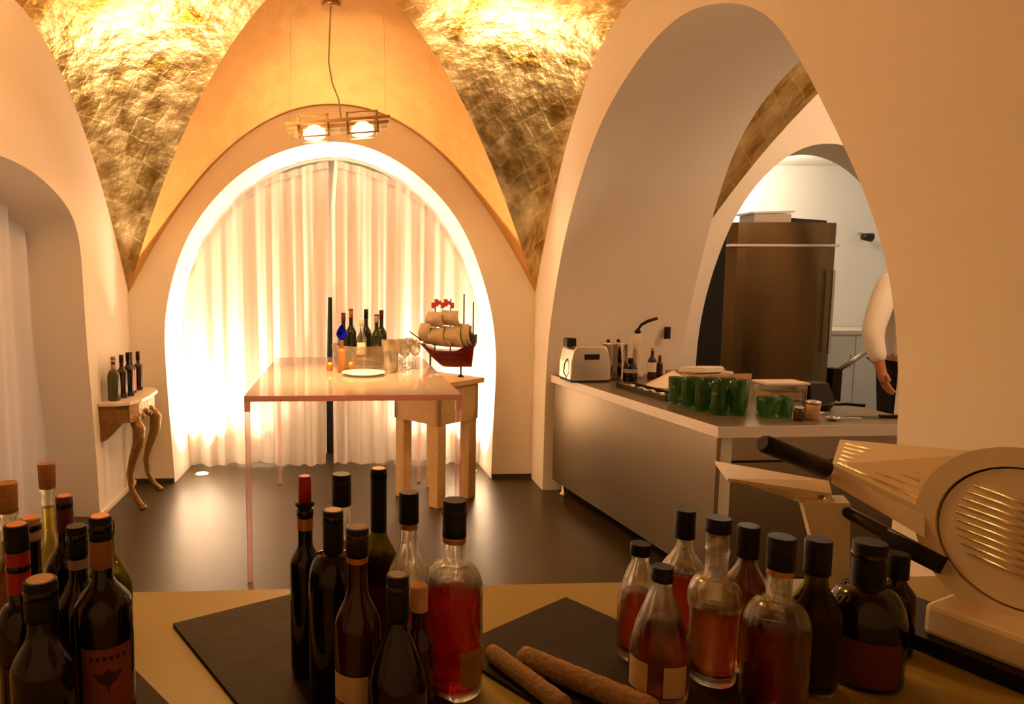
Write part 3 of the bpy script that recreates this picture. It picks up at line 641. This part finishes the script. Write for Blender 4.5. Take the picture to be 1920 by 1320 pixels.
# glass cooler with bottles
ck = thing('wine_cooler', 'wide clear glass wine cooler full of green bottles on the acrylic table', 'wine cooler', (.14, 4.50, TZ))
MB().lathe([(.001, .006), (.16, 0), (.188, .01), (.205, .15), (.201, .15), (.184, .020), (.16, .012), (.001, .012)], 40, closed=True).obj('bowl', 'clear_glass', ck)
def table_bottle(label, x, y, h, m='green_glass', capm='maroon_foil', R=.036, group='bottles standing in the glass cooler', z=TZ+.015, lab=None):
    b = thing('wine_bottle', label, 'bottle', (x, y, z), 0, group); pr = wine_profile(h, R, .0135, h*.56, h*.72)
    MB().lathe(pr, 18).obj('bottle_body', m, b); c = MB().lathe([(.0148, h*.84), (.0150, h), (.013, h+.003)], 16).obj('capsule', capm, b)
    if lab: arc_patch(pr, h*.22, h*.5, math.atan2(-y, -x), .9).obj('paper_label', lab, b, fix=False)
    return b
mat('green_bottle_glass', (.012, .018, .004), .1, spec=.6)
G = 'green_bottle_glass'
table_bottle('dark wine bottle with brown foil at one end of the glass cooler', .012, 4.50, .335, G, 'maroon_foil')
table_bottle('tall dark green wine bottle with brown capsule next to the end one in the cooler', .062, 4.57, .36, G, 'copper_foil')
table_bottle('white-labelled clear wine bottle in the middle of the glass cooler', .128, 4.46, .30, 'clear_glass', 'white_label', .034, lab='white_label')
table_bottle('bright green wine bottle in the middle of the glass cooler', .162, 4.58, .355, G, 'black_cap')
table_bottle('dark green bottle with pale neck foil in the glass cooler', .226, 4.46, .33, G, 'grey_label')
table_bottle('dark green bottle with brown foil at the jug side of the cooler', .262, 4.55, .35, G, 'maroon_foil')
b = thing('blue_stopper_bottle', 'slim amber bottle with a bright blue glass stopper on the acrylic table', 'bottle', (0.0, 4.22, TZ))
MB().lathe(wine_profile(.20, .026, .012, .13, .16), 20).obj('bottle_body', 'brown_paper', b); MB().lathe([(.011, .20), (.026, .215), (.034, .235), (.028, .255), (.010, .285), (.002, .292)], 20).obj('stopper', 'blue_glass', b)
for lb, x, y, h, rr in (('clear water jug with a handle among the glasses on the acrylic table', .30, 4.20, .20, .055),):
    j = thing('glass_jug', lb, 'jug', (x, y, TZ))
    MB().lathe([(.001, .006), (rr*.7, 0), (rr*.85, .01), (rr*.8, h*.45), (rr*1.1, h), (rr*1.06, h), (rr*.75, h*.45), (rr*.78, .014), (.001, .014)], 28, closed=True).obj('jug_body', 'clear_glass', j)
    MB().tube([(rr*1.05, 0, h*.9), (rr*1.7, 0, h*.85), (rr*1.75, 0, h*.5), (rr*.88, 0, h*.32)], .006, 8).obj('handle', 'clear_glass', j)
def stem_glass(label, x, y, h=.17, r=.034):
    g = thing('wine_glass', label, 'glass', (x, y, TZ), 0, 'wine glasses on the acrylic table')
    MB().lathe([(.001, .0035), (r, 0), (r, .002), (.008, .006), (.004, .012), (.004, h*.45)], 20, closed=True).obj('foot_and_stem', 'clear_glass', g)
    MB().lathe([(.004, h*.45), (r*.8, h*.55), (r*1.05, h*.72), (r*.92, h), (r*.88, h), (r*1.0, h*.72), (r*.74, h*.565), (.002, h*.47)], 20, closed=True).obj('bowl', 'clear_glass', g)
for x, y in ((.395, 4.46), (.40, 4.33), (.47, 4.55), (.47, 4.40), (.395, 4.63), (.46, 4.70)): stem_glass('small clear stemmed wine glass standing near the jug on the acrylic table', x, y)
pl = tag(MB().lathe([(.001, .004), (.07, 0), (.08, .004), (.13, .018), (.128, .021), (.08, .010), (.001, .009)], 36, closed=True).obj('plate', 'white_porcelain', loc=(.13, 4.085, TZ)), 'round white plate on the acrylic table before the glass cooler', 'plate')
for lb, x, y, h, r_, m in (('small copper cup left of the blue-stoppered bottle', -.075, 4.30, .05, .024, 'copper_foil'), ('small amber tumbler right of the blue-stoppered bottle', .055, 4.24, .06, .02, 'copper_foil')):
    tag(MB().lathe([(.001, .004), (r_*.8, 0), (r_, h), (r_*.92, h), (r_*.72, .006), (.001, .006)], 20, closed=True).obj('small_cup', m, loc=(x, y, TZ)), lb, 'cup')

# ---------------------------------------------------------------- butcher block and model ship
w = .205; BB = thing('butcher_block', 'pale wooden butcher block on four square legs behind the acrylic table', 'block table', (.655, 4.735, 0), math.radians(40))
MB().box(-w-.03, w+.03, -w-.03, w+.03, .81, .845).obj('table_top', 'butcher_wood', BB, bevel=.004)
for k in range(4):
    a = k*PI/2; o = MB().box(-w, w, -w, -w+.03, .56, .8095, xf=lambda v: Matrix.Rotation(a, 3, 'Z') @ v).obj('apron', 'butcher_wood', BB)
for sx in (-1, 1):
    for sy in (-1, 1):
        x0, y0 = sx*(w-.046), sy*(w-.046); MB().box(x0-.04+sx*.0, x0+.04, y0-.04, y0+.04, 0, .558).obj('leg', 'butcher_wood', BB, bevel=.003)
MB().box(-w+.031, w-.031, -w+.031, w-.031, .561, .6).obj('drawer_base', 'wood_dark', BB)
sh = thing('model_ship', 'model sailing ship with dark red hull, beige sails and red pennants', 'model ship', (.755, 4.77, .845), math.radians(-18))
sh.scale = (1.08, 1.1, 1.0)
secs = []
for i in range(15):
    t = i/14; x = -.20+.36*t; wd = .068*math.sin(PI*min(1, .12+t*.8))**.7; zk = .065+.15*max(0, (.45-t)/.45)**1.4+.02*max(0, t-.7); zt = .185+.075*max(0, .3-t)/.3*.6+.09*max(0, (t-.7)/.3)
    secs.append([(x+.02*math.sin(PI*k/8)*(1-2*t), -wd*math.cos(PI*k/8), zt-(zt-zk)*math.sin(PI*k/8)) for k in range(9)])
hull = MB().grid(secs); hull.add([p for p in secs[0]], [tuple(range(9))]); hull.add([p for p in secs[-1]], [tuple(range(9))[::-1]])
for i in range(14): hull.add([secs[i][0], secs[i][8], secs[i+1][8], secs[i+1][0]], [(0, 1, 2, 3)])
h_ = hull.obj('hull', 'hull_red', sh)
MB().box(.09, .165, -.045, .045, .235, .295).box(.10, .16, -.047, .047, .215, .235).obj('stern_castle', 'rope_dark', sh)
for zz in (.17, .135): MB().tube([(s_[1][0], s_[1][1]-.002, min(zz, s_[0][2]-.012)) for s_ in secs[4:13]], .004, 6).obj('wale', 'rope_dark', h_)
for x, zt in ((-.10, .50), (.00, .54), (.085, .575), (.145, .52)): MB().tube([(x, 0, .16), (x, 0, zt)], .0045, 8).obj('mast', 'rope_dark', sh)
MB().tube([(-.19, 0, .25), (-.27, 0, .31)], .004, 6).obj('bowsprit', 'rope_dark', sh)
def sail(x, z0, z1, wy, bulge):
    P = [[(x-bulge*math.sin(PI*i/8)*math.sin(PI*(j+1)/10)-.004, wy*(2*j/8-1)*(1-.25*i/8), z0+(z1-z0)*i/8) for j in range(9)] for i in range(9)]
    cb, sb_ = math.cos(.95), math.sin(.95); P = [[(x+(a-x)*cb-b_*sb_, (a-x)*sb_+b_*cb, c) for a, b_, c in r] for r in P]
    Q = [[(a+.003, b_, c) for a, b_, c in r] for r in P]; mb = MB().grid(P).grid(Q); mb.obj('sail', 'sail_cloth', sh, fix=False)
for x, z0, z1, wy, bg in ((-.10, .22, .34, .105, .06), (-.10, .345, .45, .085, .055), (-.05, .21, .31, .09, .05), (.0, .21, .35, .12, .065), (.0, .355, .46, .095, .055), (.05, .22, .33, .09, .05), (.075, .23, .37, .085, .055), (-.16, .24, .37, .06, .05), (.11, .29, .36, .05, .03)): sail(x, z0, z1, wy, bg)
for k in range(7): MB().box(-.12+.02*k, -.095+.02*k, -.03, -.027, .475+.012*(k % 3), .515+.012*((k*2) % 3)).obj('pennant', 'flag_red', sh)
for x in (-.13, .07): MB().tube([(x, 0, 0), (x, 0, .02), (x, 0, .16)], [.022, .006, .006], 10).obj('stand_post', 'rope_dark', sh)

# ---------------------------------------------------------------- gilded console and its bottles
CN = thing('console_table', 'carved gilded wall console with marble top and cabriole legs', 'console', (-1.548, 4.76, 0))
MB().prism([(0.002, -.34, .712), (.12, -.34, .712), (.19, -.30, .712), (.235, -.20, .712), (.245, 0, .712), (.235, .20, .712), (.19, .30, .712), (.12, .34, .712), (0.002, .34, .712)], (0, 0, .024)).obj('marble_top', 'marble', CN, bevel=.004)
ap = MB().prism([(.004, -.32, .711), (.11, -.32, .711), (.18, -.28, .711), (.215, -.19, .711), (.225, 0, .711), (.215, .19, .711), (.18, .28, .711), (.11, .32, .711), (.004, .32, .711)], (0, 0, -.115)).obj('apron', 'gilt', CN)
for y in (-.315, .315): MB().prism([(.004, y, .595), (.14, y, .595), (.10, y, .55), (.05, y, .50), (.012, y, .475), (.004, y, .48)], (0, .02 if y < 0 else -.02, 0)).obj('wall_bracket', 'gilt', CN)
for k in range(9):
    y = -.24+.06*k; MB().lathe([(.001, -.026), (.018, -.016), (.025, 0), (.018, .016), (.001, .024)], 12, c=(.225-.9*y*y, y, .61+.018*(k % 2))).obj('carved_shell', 'gilt', ap)
for y, s_ in ((-.20, -1), (.20, 1)):
    MB().tube([(.185, y, .60), (.215, y*1.04, .54), (.205, y*1.02, .44), (.165, y*.98, .33), (.140, y*.97, .23), (.150, y*.98, .13), (.185, y, .06), (.215, y*1.03, .022), (.235, y*1.05, .018)], [.034, .040, .036, .028, .022, .019, .018, .019, .014], 12).obj('leg', 'gilt', CN)
    MB().lathe([(.001, 0), (.022, .002), (.026, .012), (.018, .024), (.001, .03)], 14, c=(.225, y*1.04, 0)).obj('paw_foot', 'gilt', CN)
GQ = 'bottles on the gilded console'; CZ = .7362
bottle('moss green round-shouldered bottle with a pale collar at the console edge', -1.475, 4.52, CZ, .28, .040, .0145, .14, .20, 'round', 'moss_bottle_glass', cap=(.016, .25, .285, 'cork', 'black_cap', ''), bands=[(.205, .235, 'grey_label')], group=GQ, n=18)
bottle('maroon-dark bottle beside the moss green one on the console', -1.455, 4.625, CZ, .28, .034, .0135, .17, .21, 'wine', 'brown_bottle_glass', cap=(.0148, .235, .285, 'black_cap', None, ''), group=GQ, n=18)
bottle('plain black wine bottle in the middle of the console', -1.435, 4.70, CZ, .29, .036, .0135, .18, .22, 'wine', cap=(.0148, .24, .295, 'black_cap', None, ''), group=GQ, n=18)
bottle('dark bottle with a pink and cream label on the console', -1.455, 4.82, CZ, .28, .036, .0130, .17, .21, 'wine', cap=(.0145, .22, .285, 'maroon_foil', None, ''), labels=[(.02, .16, 'pink_label', 1.15, 0)], group=GQ, n=18)
bottle('thin dark red bottle at the far end of the console', -1.445, 4.96, CZ, .27, .030, .0125, .17, .20, 'wine', 'brown_bottle_glass', cap=(.0138, .215, .275, 'black_cap', None, ''), group=GQ, n=18)

# ---------------------------------------------------------------- steel kitchen counter in the deep arch
KZ = .85
kc = thing('kitchen_counter', 'stainless steel kitchen counter with pale worktop standing in the deep arch', 'counter', (2.0, 3.9, 0))
o = Vector((2.0, 3.9, 0)); V = lambda x, y, z: Vector((x, y, z))-o
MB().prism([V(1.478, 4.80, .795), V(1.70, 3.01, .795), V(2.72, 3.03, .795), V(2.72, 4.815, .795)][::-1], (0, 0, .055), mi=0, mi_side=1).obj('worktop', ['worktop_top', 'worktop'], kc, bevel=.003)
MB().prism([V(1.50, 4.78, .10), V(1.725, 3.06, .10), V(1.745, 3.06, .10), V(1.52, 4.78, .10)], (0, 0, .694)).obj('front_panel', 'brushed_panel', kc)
MB().prism([V(1.748, 3.065, .10), V(1.80, 3.065, .10), V(1.80, 3.10, .10), V(1.748, 3.10, .10)], (0, 0, .694)).obj('corner_post', 'worktop', kc)
MB().prism([V(1.802, 3.085, .10), V(2.68, 3.095, .10), V(2.68, 3.115, .10), V(1.802, 3.105, .10)], (0, 0, .56)).obj('end_panel', 'brushed_panel', kc)
MB().prism([V(1.802, 3.095, .67), V(2.68, 3.105, .67), V(2.68, 3.12, .67), V(1.802, 3.11, .67)], (0, 0, .124)).obj('drawer_front', 'steel_dark', kc)
MB().prism([V(1.53, 4.77, .12), V(1.76, 3.13, .12), V(2.66, 3.13, .12), V(2.66, 4.77, .12)][::-1], (0, 0, .60)).obj('cabinet_body', 'steel_dark', kc)
for x, y in ((1.56, 4.70), (1.78, 3.14), (2.62, 3.16), (2.62, 4.70)): MB().lathe([(.03, 0), (.03, .02), (.015, .03), (.015, .1195)], 14, c=V(x, y, 0)).obj('foot', 'steel', kc)

def rel(x, y): return (x, y, KZ)
ts = thing('toaster', 'wide chrome toaster with black side knob and dark vent window on the counter', 'toaster', (1.61, 4.50, KZ), math.radians(4))
tp = [(-.17, .02), (-.155, .01), (.155, .01), (.17, .02), (.168, .13), (.145, .21), (.12, .235), (-.12, .235), (-.145, .21), (-.168, .13)]
MB().prism([(x*.80, -.10, z) for x, z in tp], (0, .20, 0)).obj('body', 'toaster_steel', ts, bevel=.012)
MB().box(-.13, .13, -.095, .095, 0, .0095).obj('base', 'black_plastic', ts)
MB().box(-.045, .055, -.106, -.1005, .150, .185).obj('vent_window', 'black_plastic', ts, bevel=.006)
MB().box(-.140, -.075, -.04, .04, .225, .285).obj('lever_knob', 'black_plastic', ts, bevel=.008)
MB().tube([(-.132, -.03, .15), (-.15, -.03, .12), (-.155, -.03, .06), (-.13, -.03, .02)], .004, 6).obj('cord', 'black_plastic', ts)
pt_ = thing('steel_pot', 'tall shiny steel pot with two small lid knobs beside the toaster', 'pot', (1.845, 4.60, KZ))
MB().lathe([(.085, 0), (.09, .01), (.09, .235), (.094, .24), (.09, .245), (.04, .25), (.001, .252)], 32).obj('pot_body', 'chrome', pt_)
for x in (-.05, .02): MB().lathe([(.010, .247), (.012, .262), (.004, .268)], 12, c=(x, -.02, 0)).obj('lid_knob', 'black_plastic', pt_)
jr = thing('black_jar', 'squat black jar with grey label in front of the steel pot', 'jar', (1.895, 4.44, KZ))
MB().lathe([(.040, 0), (.045, .01), (.045, .09), (.035, .105), (.036, .12), (.028, .124)], 22).obj('jar_body', 'dark_bottle_glass', jr); MB().lathe([(.0455, .06), (.0455, .085)], 22, closed=True).obj('paper_label', 'grey_label', jr, fix=False)
MB().lathe([(.016, .124), (.018, .15), (.012, .155)], 14).obj('lid', 'black_plastic', jr)
cp = thing('juice_press', 'pale juice press with a raised black lever handle beside the steel pot', 'press', (2.03, 4.66, KZ))
MB().lathe([(.05, 0), (.05, .02), (.03, .04), (.026, .22), (.032, .28), (.02, .30)], 22).obj('column', 'food_box', cp)
MB().lathe([(.018, .30), (.022, .315), (.010, .33)], 14).obj('pivot', 'black_plastic', cp)
MB().tube([(0, 0, .325), (.02, -.01, .36), (.06, -.02, .385), (.12, -.03, .405)], [.008, .010, .011, .011], 10).obj('lever_handle', 'black_plastic', cp)
bottle('brown sauce bottle with white label and dark foot band on the kitchen counter', 2.085, 4.54, KZ, .205, .028, .010, .12, .165, 'wine', 'brown_bottle_glass', cap=(.0115, .19, .212, 'copper_foil', None, ''), labels=[(.05, .115, 'white_label', 1.3, 0), (.005, .045, 'label_ink', 1.3, 0)], n=18)
bottle('small red sauce bottle behind the brown one on the kitchen counter', 2.165, 4.60, KZ, .15, .021, .010, .09, .12, 'wine', 'brown_bottle_glass', cap=(.0115, .135, .155, 'red_wax', None, ''), bands=[(.02, .08, 'maroon_label')], n=16)
nk = MB().add([(0, -.13, 0), (.17, -.02, .0), (.11, .14, 0), (-.11, .11, 0), (.02, .01, .10), (.13, .05, .03), (-.16, -.05, .005)], [(0, 1, 4), (1, 5, 4), (1, 2, 5), (2, 4, 5), (2, 3, 4), (3, 6, 4), (6, 0, 4)])
tag(nk.obj('napkin', 'napkin_cloth', loc=(2.05, 4.20, KZ+.001)), 'white cloth napkin folded into a peak on the kitchen counter', 'napkin')
bd = thing('serving_tray', 'low wooden tray with bread slices behind the napkin', 'tray', (2.46, 4.52, KZ), .10)
MB().box(-.22, .22, -.14, .14, 0, .018).obj('board', 'board_wood', bd, bevel=.003)
for s_ in (-1, 1): MB().box(-.22, .22, s_*.135-.008, s_*.135+.008, .0185, .05).obj('tray_side', 'board_wood', bd)
for k in range(4): MB().lathe([(.05, 0), (.055, .008), (.05, .016)], 16, c=(-.13+.09*k, .02*(k % 2), .019+.004*k)).obj('bread_slice', 'food_box', bd)
tag(MB().prism([(-.17, 0, 0), (-.02, -.06, 0), (.12, -.03, 0), (.15, .05, 0), (.0, .07, 0)], (0, 0, .03)).obj('folded_cloth', 'napkin_cloth', loc=(2.42, 4.50, KZ+.055)), 'crumpled pale cloth lying on the bread tray', 'cloth')
# green tumblers in stacks
def tumbler(label, x, y, z, r, h, group):
    return tag(MB().lathe([(.001, .006), (r*.86, 0), (r*.9, .003), (r, h), (r*.93, h), (r*.82, .010), (.001, .010)], 20, closed=True).obj('tumbler', 'sea_glass', loc=(x, y, z)), label, 'glass', group)
rows = [(1.86, 3.30), (1.945, 3.285), (1.83, 3.40), (1.915, 3.385), (2.0, 3.37), (1.81, 3.50), (1.895, 3.485), (1.98, 3.47), (2.06, 3.455), (1.79, 3.60), (1.875, 3.585), (1.96, 3.57), (2.045, 3.555)]
for x, y in rows: tumbler('tall green glass tumbler in the tight cluster on the kitchen counter', x, y, KZ, .040, .145, 'tall green tumblers')
for x, y in ((2.055, 3.22), (2.14, 3.22), (2.10, 3.31), (2.185, 3.31)): tumbler('short green glass tumbler at the side of the tall ones', x, y, KZ, .039, .085, 'short green tumblers')
bx = thing('food_container', 'clear plastic food container with pale lid behind the green tumblers', 'container', (2.43, 3.70, KZ))
MB().box(-.11, .11, -.07, .07, .002, .09).obj('tub', 'clear_plastic', bx, bevel=.006); MB().box(-.118, .118, -.078, .078, .091, .104).obj('lid', 'food_box', bx, bevel=.003); MB().box(-.09, .09, -.055, .055, .008, .05).obj('contents', 'cream_label', bx)
st = thing('spice_jar', 'small glass jar with dark contents beside the short tumblers', 'jar', (2.155, 3.13, KZ))
MB().lathe([(.022, 0), (.024, .004), (.024, .045), (.018, .055)], 18).obj('jar_body', 'jam', st); MB().lathe([(.0195, .055), (.0195, .066)], 18).obj('lid', 'steel', st)
st = thing('salt_mill', 'stubby wooden mill with steel rim on the kitchen counter', 'mill', (2.235, 3.15, KZ))
MB().lathe([(.030, 0), (.032, .006), (.029, .05), (.032, .075)], 20).obj('mill_body', 'board_wood', st); MB().lathe([(.033, .0755), (.033, .088), (.02, .092)], 20).obj('rim', 'steel', st)
bk = tag(MB().prism([(-.07, -.05, 0), (.07, -.05, 0), (.055, .0, .10), (-.055, .0, .10)], (0, .08, 0)).obj('knife_block', 'black_plastic', loc=(2.62, 3.66, KZ), bevel=.004), 'black slanted knife block behind the spoons on the kitchen counter', 'knife block')
def spoon(label, x, y, a, L, m='chrome'):
    s_ = thing('spoon', label, 'spoon', (x, y, KZ), a, 'serving spoons on the kitchen counter')
    MB().tube([(0, 0, .006), (L*.5, 0, .012), (L, 0, .008)], [.004, .003, .004], 8).obj('handle', m, s_); MB().lathe([(.001, .0), (.018, .004), (.028, .014), (.026, .015), (.016, .006), (.001, .003)], 18, c=(-.024, 0, .0), closed=True, sx=1.3).obj('bowl', 'chrome', s_)
for x, y, a, L in ((2.31, 3.24, .3, .09), (2.34, 3.125, -.05, .11), (2.22, 3.43, .9, .13)): spoon('steel serving spoon lying beside the wooden mill', x, y, a, L)
def knife(label, x, y, a):
    k = thing('kitchen_knife', label, 'knife', (x, y, KZ), a)
    MB().box(0, .12, -.010, .010, .001, .016).obj('handle', 'black_plastic', k, bevel=.003); MB().prism([(-.001, -.016, .006), (-.001, .012, .006), (-.15, .012, .006), (-.18, -.012, .006)], (0, 0, .002)).obj('blade', 'dark_metal', k)
knife('black-handled kitchen knife lying near the worktop end', 2.58, 3.17, -.06)
fp = thing('frying_pan', 'small dark frying pan with shiny inside behind the spoons', 'pan', (2.45, 3.42, KZ), math.radians(-42))
MB().lathe([(.001, 0), (.055, 0), (.075, .035), (.072, .036), (.053, .004), (.001, .004)], 28, closed=True).obj('pan_body', 'dark_metal', fp)
MB().lathe([(.001, .0045), (.052, .0046)], 24, closed=True).obj('pan_inside', 'chrome', fp, fix=False)
MB().tube([(.070, 0, .030), (.12, 0, .038), (.20, 0, .040)], [.006, .008, .009], 10).obj('handle', 'black_plastic', fp)
tr = thing('utensil_tray', 'narrow dark tray of cutlery along the counter edge before the tumblers', 'tray', (1.80, 3.95, KZ), math.radians(-82.5))
MB().box(-.26, .26, -.06, .06, 0, .006).obj('tray_base', 'dark_metal', tr)
for s_ in (-1, 1): MB().box(-.26, .26, s_*.056-.004, s_*.056+.004, .0065, .028).obj('tray_side', 'dark_metal', tr)
for k in range(9): MB().tube([(-.24+.052*k, -.03+.02*(k % 3), .014), (-.20+.052*k, .03-.02*(k % 2), .016)], .007, 6).obj('cutlery', 'chrome' if k % 2 else 'steel', tr)
# switch on the arch jamb
sw = thing('wall_switch', 'small dark double switch on the arch wall above the bread tray', 'switch', (2.30, 4.795, 1.10))
MB().box(-.022, .022, -.012, .0, 0, .085).obj('plate', 'slate', sw, bevel=.003)
for z in (.012, .048): MB().box(-.012, .012, -.016, -.0125, z, z+.026).obj('rocker', 'black_plastic', sw)

# ---------------------------------------------------------------- kitchen
fr = thing('fridge', 'tall brown-toned stainless steel fridge with rounded door standing in the kitchen', 'fridge', (3.66, 5.95, 0))
MB().box(-.47, .46, -.28, .38, .06, 1.985).obj('body', 'fridge_side', fr)
def door(z0, z1):
    P = []
    for k in range(13):
        t = k/12; P.append((-.47+.93*t, -.285-.055*math.sin(PI*t)**.5, z0))
    P += [(.46, -.2805, z0), (-.47, -.2805, z0)]
    return MB().prism(P, (0, 0, z1-z0)).obj('door' if z1 < 1.9 else 'top_panel', 'fridge_steel', fr)
d1 = door(.10, 1.79); door(1.815, 1.99)
MB().box(.405, .425, -.36, -.34, .9, 1.6).obj('handle', 'steel', d1); MB().box(-.47, .46, -.34, -.27, 1.792, 1.812).obj('trim_strip', 'steel', fr)
for x in (-.42, .42):
    for y in (-.22, .32): MB().lathe([(.025, 0), (.025, .0595)], 12, c=(x, y, 0)).obj('foot', 'black_plastic', fr)
cr = thing('food_crate', 'pale shallow crate lying on top of the steel fridge', 'crate', (3.60, 5.82, 1.991))
MB().box(-.16, .16, -.11, .11, 0, .075).obj('tub', 'food_box', cr, bevel=.004); MB().box(-.18, .18, -.12, .12, .076, .092, xf=lambda v: Vector((v.x, v.y, v.z+.03*(v.x+.18)))).obj('lid', 'white_porcelain', cr)
tag(MB().prism([(-.13, -.10, 0), (.18, -.10, 0), (.18, -.10, .025), (-.13, -.10, .045)], (0, .2, 0)).obj('baking_tray', 'dark_metal', loc=(3.90, 5.83, 1.991)), 'dark baking tray on the fridge beside the crate', 'tray')
cbn = thing('wall_cabinet', 'white lower kitchen cabinets with pale worktop behind the fridge', 'cabinet', (5.35, 7.28, 0))
MB().box(-.80, .80, -.30, .30, .0, .96).obj('cabinet_body', 'kitchen_white', cbn)
for k in range(4): d_ = MB().box(-.795+.4*k, -.405+.4*k, -.322, -.3005, .08, .94).obj('door', 'kitchen_white', cbn); MB().box(-.45+.4*k, -.44+.4*k, -.335, -.3225, .6, .75).obj('handle', 'steel', d_)
MB().box(-.83, .83, -.34, .31, .9605, 1.0).obj('worktop', 'worktop', cbn)
fc = thing('wall_spotlight', 'small metal spotlight fixed to the white kitchen wall', 'lamp', (5.80, 7.6, 2.04))
MB().lathe([(.03, 0), (.03, .01)], 14).obj('mount', 'steel', fc); MB().tube([(0, 0, .01), (0, -.06, .0), (0, -.10, -.03)], .008, 8).obj('arm', 'steel', fc)
MB().tube([(-.05, -.11, -.04), (.05, -.12, -.05)], [.035, .05], 14).obj('lamp_head', 'dark_metal', fc)
ld = thing('oven_lever', 'long dark steel lever leaning beside the fridge', 'lever', (4.55, 5.75, 0))
MB().tube([(-.30, 0, .72), (.14, .02, 1.0)], .018, 8).obj('bar', 'steel_dark', ld); MB().box(-.34, -.26, -.04, .06, 0, .76).obj('support', 'fridge_side', ld)

# ---------------------------------------------------------------- person at work beyond the counter
PX, PY = 3.83, 4.47
pe = thing('person', 'person in white long-sleeved jacket, white apron and black trousers beyond the counter', 'person', (PX, PY, 0))
def skin(name, verts, edges, radii, matname, parent, root=0, sub=2):
    me = bpy.data.meshes.new(name); me.from_pydata(verts, edges, []); ob = bpy.data.objects.new(name, me); COL.objects.link(ob); ob.parent = parent
    ob.modifiers.new('skin', 'SKIN').use_smooth_shade = True; sd = me.skin_vertices[0].data
    for i, r_ in enumerate(radii):
        sd[i].radius = r_ if hasattr(r_, '__len__') else (r_, r_); sd[i].use_root = (i == root)
    s2 = ob.modifiers.new('sub', 'SUBSURF'); s2.levels = sub; s2.render_levels = sub
    me.materials.append(M[matname]); return ob
V_, E_, R_ = [], [], []
def J(p, r_, prev=None):
    V_.append(p); R_.append(r_)
    if prev is not None: E_.append((prev, len(V_)-1))
    return len(V_)-1
pel = J((0, 0, .98), (.155, .11)); wa = J((0, 0, 1.13), (.145, .105), pel); ch = J((0, .01, 1.36), (.165, .12), wa); nb = J((0, .0, 1.535), (.065, .065), ch); nk_ = J((0, -.02, 1.60), (.055, .055), nb); hd = J((0, -.05, 1.69), (.085, .095), nk_); ht = J((0, -.05, 1.80), (.075, .085), hd)
hands = {}
for s_, el, wr in ((-1, (-.335, -.06, 1.16), (-.30, -.12, .93)), (1, (.34, -.08, 1.18), (.22, -.30, 1.02))):
    a = J((s_*.20, .0, 1.49), .062, ch); b_ = J(el, .046, a); c = J(wr, .030, b_)
    d = Vector(wr)-Vector(el); d.normalize(); pm = J(tuple(Vector(wr)+d*.06), (.038, .018), c)
    e = Vector(wr)+d*.075; side = Vector((0, 1, 0)) if s_ < 0 else Vector((.8, .5, 0))
    for k, ln in enumerate((.070, .080, .074, .058)):
        q0 = e+side*(.030-.020*k)+d*.02; f1 = J(tuple(q0), .009, pm); f2 = J(tuple(q0+d*ln*.5+Vector((.006, -.008, 0))), .0085, f1); J(tuple(q0+d*ln*.9+Vector((.016, -.022, .0))), .0075, f2)
    t1 = J(tuple(Vector(wr)+d*.03-side*.036), .011, pm); J(tuple(Vector(wr)+d*.075-side*.05), .009, t1)
for s_ in (-1, 1):
    a = J((s_*.095, 0, .90), .095, pel); b_ = J((s_*.10, -.02, .50), .062, a); c = J((s_*.10, .02, .10), .042, b_); f = J((s_*.105, -.03, .045), (.042, .042), c); J((s_*.115, -.15, .032), (.04, .03), f)
body = skin('body', V_, E_, R_, 'skin', pe)
mb = MB()
for x in (-.032, .032): mb.lathe([(.001, -.009), (.010, 0), (.001, .009)], 10, c=(x, -.142, 1.725))
mb.obj('eyes', 'hair_dark', pe)
MB().lathe([(.001, -.02), (.012, -.014), (.010, .006), (.004, .03)], 10, c=(0, -.150, 1.69)).obj('nose', 'skin', pe); MB().box(-.022, .022, -.147, -.138, 1.648, 1.656).obj('mouth', 'flag_red', pe)
for x in (-.088, .088): MB().lathe([(.001, -.03), (.012, -.01), (.014, .015), (.001, .03)], 10, c=(x, -.045, 1.705), sx=.6, sy=1.3).obj('ear', 'skin', pe)
MB().lathe([(.092, -.055), (.104, .0), (.095, .05), (.06, .085), (.001, .098)], 24, c=(0, -.03, 1.78)).obj('hair', 'hair_dark', pe)
jv = [(0, 0, .80), (0, 0, 1.13), (0, .01, 1.36), (0, 0, 1.53), (-.20, 0, 1.49), (-.335, -.06, 1.16), (-.306, -.11, .965), (.20, 0, 1.49), (.34, -.08, 1.18), (.235, -.28, 1.03)]
jr_ = [(.185, .14), (.170, .13), (.190, .145), (.085, .085), .082, .068, .050, .082, .068, .050]
skin('jacket', jv, [(0, 1), (1, 2), (2, 3), (2, 4), (4, 5), (5, 6), (2, 7), (7, 8), (8, 9)], jr_, 'chef_white', pe)
skin('trousers', [(0, 0, 1.03), (-.105, 0, .88), (-.112, -.02, .50), (-.112, .02, .09), (.105, 0, .88), (.112, -.02, .50), (.112, .02, .09)], [(0, 1), (1, 2), (2, 3), (0, 4), (4, 5), (5, 6)], [(.17, .125), .115, .085, .07, .115, .085, .07], 'trouser_black', pe)
P = [[(.20*math.sin(g)*(1+.12*(1-k/8)), -.165*math.cos(g)*(1+.10*(1-k/8)), .50+.52*k/8) for g in [(-.95+1.9*i/16) for i in range(17)]] for k in range(9)]
MB().grid(P).obj('apron', 'chef_white', pe, fix=False)
for s_ in (-1, 1): MB().tube([(s_*.105, .05, .035), (s_*.11, -.06, .04), (s_*.118, -.19, .032)], [.045, .05, .035], 12).obj('shoe', 'trouser_black', pe)
